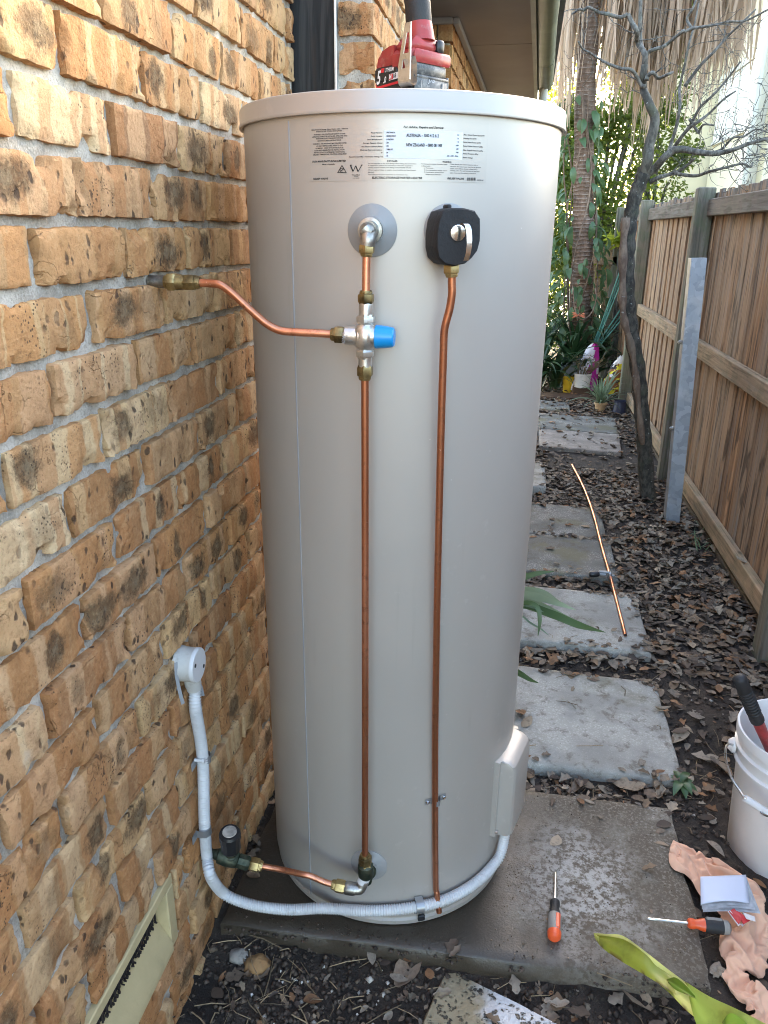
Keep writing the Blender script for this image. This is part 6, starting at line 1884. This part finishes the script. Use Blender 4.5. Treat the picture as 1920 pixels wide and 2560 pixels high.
# strap leaves reaching out from behind the heater
hp = thing('leafy_plant', (.55, 2.6, -.03), 'plant hidden behind the heater with striped strap leaves sticking out to the right', 'plant')
def strap(pts, wds, m_, fold=.25):
    P3 = spline([wy(x, y, Y) for x, y, Y in pts], 5); n = len(P3); m = MB(); vs = []
    for i, p in enumerate(P3):
        d = (P3[min(i + 1, n - 1)] - P3[max(i - 1, 0)]).normalized(); sd = d.cross(V((.15, -1, .35))).normalized()
        t = i / (n - 1); k = t * (len(wds) - 1); j = min(int(k), len(wds) - 2); w_ = wds[j] + (wds[j + 1] - wds[j]) * (k - j)
        vs += [p - sd * w_, p + V((0, .4, -1)) * w_ * fold, p + sd * w_]
    fs = []
    for i in range(n - 1):
        a = i * 3; fs += [(a, a + 1, a + 4, a + 3), (a + 1, a + 2, a + 5, a + 4)]
    m.add(vs, fs); return m.build('leaf', m_, hp, angle=180)
H0 = (1050, 1330, 2.62)
strap([H0, (1120, 1306, 2.5), (1190, 1326, 2.4), (1250, 1350, 2.35), (1308, 1366, 2.3)], [.010, .013, .014, .012, .001], M['vine'])
strap([(1052, 1326, 2.62), (1120, 1302, 2.5), (1180, 1316, 2.42), (1225, 1336, 2.38), (1268, 1352, 2.34)], [.010, .013, .013, .009, .001], M['strap'])
strap([H0, (1120, 1288, 2.5), (1165, 1291, 2.45), (1205, 1303, 2.4), (1244, 1318, 2.38)], [.010, .013, .014, .010, .001], M['strap'])
strap([H0, (1110, 1280, 2.55), (1150, 1275, 2.5), (1180, 1282, 2.48), (1212, 1302, 2.46)], [.008, .011, .011, .008, .001], M['strap'])
strap([(1050, 1320, 2.6), (1105, 1300, 2.55), (1150, 1300, 2.5), (1185, 1312, 2.48), (1222, 1330, 2.46)], [.007, .008, .009, .006, .001], M['strap'])
strap([H0, (1100, 1262, 2.6), (1135, 1246, 2.6), (1165, 1238, 2.6), (1197, 1234, 2.6)], [.008, .012, .012, .008, .001], M['vine'])
strap([H0, (1120, 1304, 2.4), (1158, 1308, 2.36), (1166, 1340, 2.34), (1162, 1374, 2.33)], [.006, .008, .0075, .007, .001], M['vine'])
strap([H0, (1110, 1322, 2.45), (1145, 1345, 2.4), (1170, 1360, 2.38), (1185, 1372, 2.36)], [.003, .0035, .0035, .003, .001], M['strap'])
strap([(1060, 1420, 2.2), (1105, 1445, 2.1), (1125, 1456, 2.06), (1145, 1468, 2.04), (1163, 1475, 2.02)], [.008, .010, .009, .006, .001], M['vine'])
strap([(1050, 1330, 2.62), (1045, 1400, 2.5), (1052, 1420, 2.3), (1060, 1422, 2.2)], [.006, .006, .006, .006], M['vine'])
wd_ = thing('small_weed', gz(1470, 1690, -.02), 'small green weed in the leaves between the two nearest slabs', 'weed')
for k in range(11):
    a = k * 2.4; put('leaf', VL[k % 4], wd_, gz(1470, 1690, -.012 + .003 * (k % 4)), (0, -.35 + .12 * (k % 3), a), .38 + .05 * (k % 3))

# ------------------------------------------------------------------ leaf litter, chips and crumbs
lr = random.Random(99)
on_slab = [((.02, 1.27), (1.11, 1.84), .0), ((.6, 1.96), (1.18, 2.5), 0), ((.6, 2.7), (1.2, 3.2), .003), ((.6, 3.38), (1.16, 3.87), 0), ((.6, 3.9), (1.16, 4.39), -.01), ((.36, 4.62), (.87, 5.17), .02), ((.35, 5.2), (.81, 6.4), -.005), ((.85, 5.65), (1.5, 6.8), -.004)]
def zat(x, y):
    for a, b_, z in on_slab:
        if a[0] < x < b_[0] and a[1] < y < b_[1]: return z, True
    return gh(x, y), False
LC = [(.26, .195, .13), (.20, .145, .10), (.145, .10, .068), (.30, .24, .17), (.11, .075, .05), (.22, .145, .085), (.25, .205, .155), (.08, .055, .04), (.25, .125, .055)]
def dry_leaf(m, x, y, z, L, yaw, curl, tilt, col):
    W = L * lr.uniform(.17, .38); n = 5; c, s_ = math.cos(yaw), math.sin(yaw); vs = []
    cz0 = lr.uniform(-.25, .5) * curl; sw = lr.uniform(-.25, .25); jag = lr.random() < .5
    for i in range(n + 1):
        t = i / n; wv = W * (math.sin(math.pi * (t * .94 + .04)) ** .75) * (1 + (.3 * math.sin(i * 2.6) if jag else 0)); xx_ = (t - .5) * L
        for k in (-1, 0, 1):
            yy_ = k * wv + sw * L * (t - .5)**2 * 2
            zz = curl * wv * abs(k) * 1.1 + cz0 * L * (2 * t - 1)**2 * .6 + tilt * xx_ + lr.uniform(-.02, .02) * L
            vs.append((x + xx_ * c - yy_ * s_, y + xx_ * s_ + yy_ * c, z + zz))
    mz = min(v[2] for v in vs); dz = z - mz if mz < z else 0
    vs = [(a, b_, k + dz) for a, b_, k in vs]
    fs = []
    for i in range(n):
        a = i * 3; fs += [(a, a + 1, a + 4, a + 3), (a + 1, a + 2, a + 5, a + 4)]
    m.add(vs, fs, col=col)
m = MB()
def density(x, y):
    z, s_ = zat(x, y)
    if s_: return .018 if y < 5.4 else .06
    if y < 1.25: return .22 if x > .75 else .10
    if y < 1.95: return .5 if y > 1.84 and x < 1.12 else (.10 if x < 1.45 else .3)
    if y < 2.6: return .38 if x > 1.45 else (.22 if x > 1.19 else .1)
    if 5.2 < y < 5.64 and x > .9: return .12
    return .9 if x > .5 else .3
cnt = 0
while cnt < 9000:
    y = .85 + (lr.random() ** 1.35) * 8.0; x = lr.uniform(.35, 1.72) if y > 1.2 else lr.uniform(.05, 1.7)
    if lr.random() > density(x, y): continue
    if (x - TC.x)**2 + (y - TC.y)**2 < (TR + .03)**2: continue
    if (x - BC.x)**2 + (y - BC.y)**2 < .14**2 or inside(x, y): continue
    z, s_ = zat(x, y)
    k = V(LC[lr.randint(0, 8)]) * lr.uniform(.65, 1.2)
    dry_leaf(m, x, y, z + (.001 if s_ else lr.uniform(.0, .018)), (lr.uniform(.020, .058) if y > 1.9 else lr.uniform(.014, .046)), lr.uniform(0, 6.28), lr.uniform(-.6, 1.1), lr.uniform(-.35, .35), tuple(k))
    cnt += 1
for a, b_, z in on_slab:
    for _ in range(130):
        t = lr.random(); e_ = lr.randint(0, 3); d_ = abs(lr.gauss(0, .018))
        x, y = ((a[0] + (b_[0] - a[0]) * t, a[1] + d_), (a[0] + (b_[0] - a[0]) * t, b_[1] - d_), (b_[0] - d_, a[1] + (b_[1] - a[1]) * t), (a[0] + d_, a[1] + (b_[1] - a[1]) * t))[e_]
        if (x - TC.x)**2 + (y - TC.y)**2 < (TR + .04)**2 or mn.noise(V((x * 5, y * 5, 9))) < -.08: continue
        dry_leaf(m, x, y, z + .001, lr.uniform(.010, .042), lr.uniform(0, 6.28), lr.uniform(-.2, .8), lr.uniform(-.2, .2), tuple(V(LC[lr.randint(0, 8)]) * lr.uniform(.6, 1.1)))
for _ in range(1900):
    u = lr.random()
    if u < .45: x, y = lr.uniform(.08, 1.15), lr.uniform(.85, 1.27)
    elif u < .65: x, y = lr.uniform(.6, 1.16), lr.uniform(1.85, 1.96)
    else: x, y = lr.uniform(1.12, 1.66), lr.uniform(1.1, 2.9)
    if mn.noise(V((x * 9, y * 9, 3))) < -.05: continue
    z, s_ = zat(x, y)
    if s_ or (x - BC.x)**2 + (y - BC.y)**2 < .14**2 or inside(x, y): continue
    dry_leaf(m, x, y, z + lr.uniform(0, .006), lr.uniform(.007, .024), lr.uniform(0, 6.28), lr.uniform(-.5, .9), lr.uniform(-.4, .4), tuple(V(LC[lr.randint(0, 8)]) * lr.uniform(.4, 1.1)))
o = m.build('leaf_litter', M['litter'], angle=180); o['kind'] = 'stuff'
# countable single leaves lying clear of the litter
SLV = [(1318, 1662, 'curled brown leaf on the pale slab near its far edge'), (1480, 1545, None), (1442, 1588, None)]
singles = [((1467, 1592), .075, 'single brown leaf near the right edge of the pale blotchy slab'), ((1452, 1742), .05, 'pale dry leaf on the right of the stained slab top edge'),
           ((880, 2098), .085, 'large dark curled leaf in the soil just left of the pitted stone'), ((1515, 1635), .06, 'pale pointed leaf on the soil left of the bucket'),
           ((1600, 1500), .07, 'brown leaf in the dark soil left of the hammer grip'), ((1585, 1548), .08, 'dry leaf lying left of the bucket rim'), ((1502, 1705), .05, 'narrow upright pale leaf at the end of the gap between the two nearest slabs'),
           ((1560, 1660), .07, 'tan leaf on dark soil between slab and bucket'), ((1545, 1830), .06, 'pale split leaf on the soil above the peach cloth'), ((1350, 1700), .075, 'pale curled leaf lying in the gap behind the stained slab, left part'),
           ((1425, 1710), .075, 'broad mauve brown leaf lying in the gap behind the stained slab, right part'), ((1372, 2150), .09, 'orange brown leaf at the lower edge, right of the pitted stone')]
for (px_, L_, lb) in singles:
    p = gz(px_[0], px_[1], 0); z, s_ = zat(p.x, p.y); p = gz(px_[0], px_[1], z + .012)
    m = MB(); dry_leaf(m, p.x, p.y, z + .006, L_, lr.uniform(0, 6.28), lr.uniform(.3, .9), lr.uniform(-.2, .2), tuple(V(LC[lr.choice((0, 3, 6, 1))]) * lr.uniform(1., 1.25)))
    o = m.build('fallen_leaf', M['litter'], loc=(p.x, p.y, z), angle=180); tag(o, lb, 'leaf', 'single dry leaves near the heater')
# crumbs of soil, shell grit, chips and stalks
m = MB()
def crumb(x, y, z, s_, col):
    vs = []
    for (a, b_, c) in ((1, 0, 0), (-1, 0, 0), (0, 1, 0), (0, -1, 0), (0, 0, 1), (0, 0, -.6)):
        r_ = s_ * lr.uniform(.55, 1.2); vs.append((x + a * r_, y + b_ * r_, z + c * r_ * .8))
    m.add(vs, [(0, 2, 4), (2, 1, 4), (1, 3, 4), (3, 0, 4), (2, 0, 5), (1, 2, 5), (3, 1, 5), (0, 3, 5)], col=col)
def spot():
    u = lr.random()
    if u < .42: return lr.uniform(.05, 1.12), lr.uniform(.85, 1.28)
    if u < .6: return lr.uniform(1.12, 1.65), lr.uniform(1.0, 2.7)
    if u < .75: return lr.uniform(.0, .25), lr.uniform(1.0, 2.1)
    return lr.uniform(.5, 1.2), lr.uniform(1.82, 2.8)
for _ in range(6500):
    x, y = spot(); z, s_ = zat(x, y)
    if s_: continue
    k = lr.random()
    col = tuple(V((.05, .036, .026)) * lr.uniform(.5, 1.8)) if k < .90 else ((tuple(V((.15, .11, .075)) * lr.uniform(.6, 1.3))) if k < .988 else tuple(V((.50, .46, .40)) * lr.uniform(.7, 1.15)))
    crumb(x, y, z + .002, lr.uniform(.0025, .0105) ** 1.0 * (1.2 if k > .985 else 1), col)
for _ in range(70):   # shell grit and white chips by the vent
    x = lr.uniform(.06, .42); y = lr.uniform(.95, 1.25); z, s_ = zat(x, y)
    crumb(x, y, z + .003, lr.uniform(.002, .0065), tuple(V((.66, .63, .58)) * lr.uniform(.7, 1.1)))
for _ in range(420):   # bits trodden onto the front edge of the stained slab
    x = lr.uniform(.03, 1.1); y = 1.275 + abs(lr.gauss(0, .02)) + .02 * (x - .3) ** 2 * 0
    if mn.noise(V((x * 7, 2, 1))) < -.1: continue
    if lr.random() < .5: crumb(x, y, .0005, lr.uniform(.0012, .0045), tuple(V((.05, .036, .026)) * lr.uniform(.5, 2.2)))
    else: crumb(x, y - .02, -.012, lr.uniform(.003, .008), tuple(V((.05, .036, .026)) * lr.uniform(.5, 1.6)))
for _ in range(560):
    x, y = spot(); z, s_ = zat(x, y)
    if s_ and lr.random() < .8: continue
    a = lr.uniform(0, 6.28); L_ = lr.uniform(.02, .09); d = V((math.cos(a), math.sin(a), 0))
    p = V((x, y, z + .006)); q = p + d * L_ * .5 + V((lr.gauss(0, .004), lr.gauss(0, .004), .004)); e_ = p + d * L_
    m.tube([p, q, e_], lr.uniform(.0006, .0017), 4, caps=False, col=tuple(V((.26, .19, .11)) * lr.uniform(.5, 1.4)))
for _ in range(260):   # grit lying on the stained slab
    x = lr.uniform(.62, 1.09); y = lr.uniform(1.29, 1.82); crumb(x, y, .0015, lr.uniform(.001, .0032), tuple(V((.10, .075, .05)) * lr.uniform(.4, 3.2)))
for _ in range(110):
    x = .72 + lr.gauss(0, .03); y = 1.52 + lr.gauss(0, .06); crumb(x, y, .0012, lr.uniform(.0008, .0024), (.10, .06, .035))
o = m.build('soil_debris', M['debris'], angle=180); o['kind'] = 'stuff'
# round stone half buried below the wall and the dark lump beside it
for (x, y, r_, col, lb) in ((517, 2065, .020, (.27, .25, .22), 'round grey pebble in the soil at the foot of the wall'), (555, 2082, .024, (.30, .17, .07), 'orange brown stone in the soil below the slab corner')):
    p = gz(x, y, -.05); m = MB(); N = 14
    def fn(u, v):
        th = u * 2 * math.pi; ph_ = v * math.pi
        k = 1 + .25 * mn.noise(V((math.cos(th) * 2 * math.sin(ph_), math.sin(th) * 2 * math.sin(ph_), math.cos(ph_) * 2 + r_ * 100)))
        return (p.x + r_ * 1.2 * k * math.cos(th) * math.sin(ph_), p.y + r_ * k * math.sin(th) * math.sin(ph_), p.z + r_ * .7 * k * math.cos(ph_))
    m.grid(fn, N, 8, col=col); o = m.build('pebble', M['debris'], loc=p, angle=180); tag(o, lb, 'stone')
# leaf caught on the low rail, and a green tuft by the plinth
p = wy(1590, 1212, 2.95); q = on(1598, 1212, 0, 1.66)
m = MB(); dry_leaf(m, 1.665, q.y, .135, .06, 2.2, .5, .2, (.34, .28, .2)); o = m.build('fallen_leaf', M['litter'], loc=(1.665, q.y, .135), angle=180); tag(o, 'dry leaf caught on the lowest fence rail', 'leaf')
gt = thing('grass_tuft', gz(1520, 1140, -.03), 'small green grass tuft at the foot of the fence', 'grass')
for k in range(26):
    a = hr.uniform(0, 6.28); put('blade', SL[k % 4], gt, gz(1505 + hr.uniform(0, 30), 1135 + hr.uniform(0, 60), -.03), (hr.uniform(-.5, .5), hr.uniform(-.2, .9), a), hr.uniform(.3, .8))

for o in sc.objects:
    if o.name.startswith('timber_edging'): o['category'] = 'edging'; del o['group']
    if o.get('category') == 'slab' and 'pitted' in o['label']: o['category'] = 'stepping stone'; del o['group']
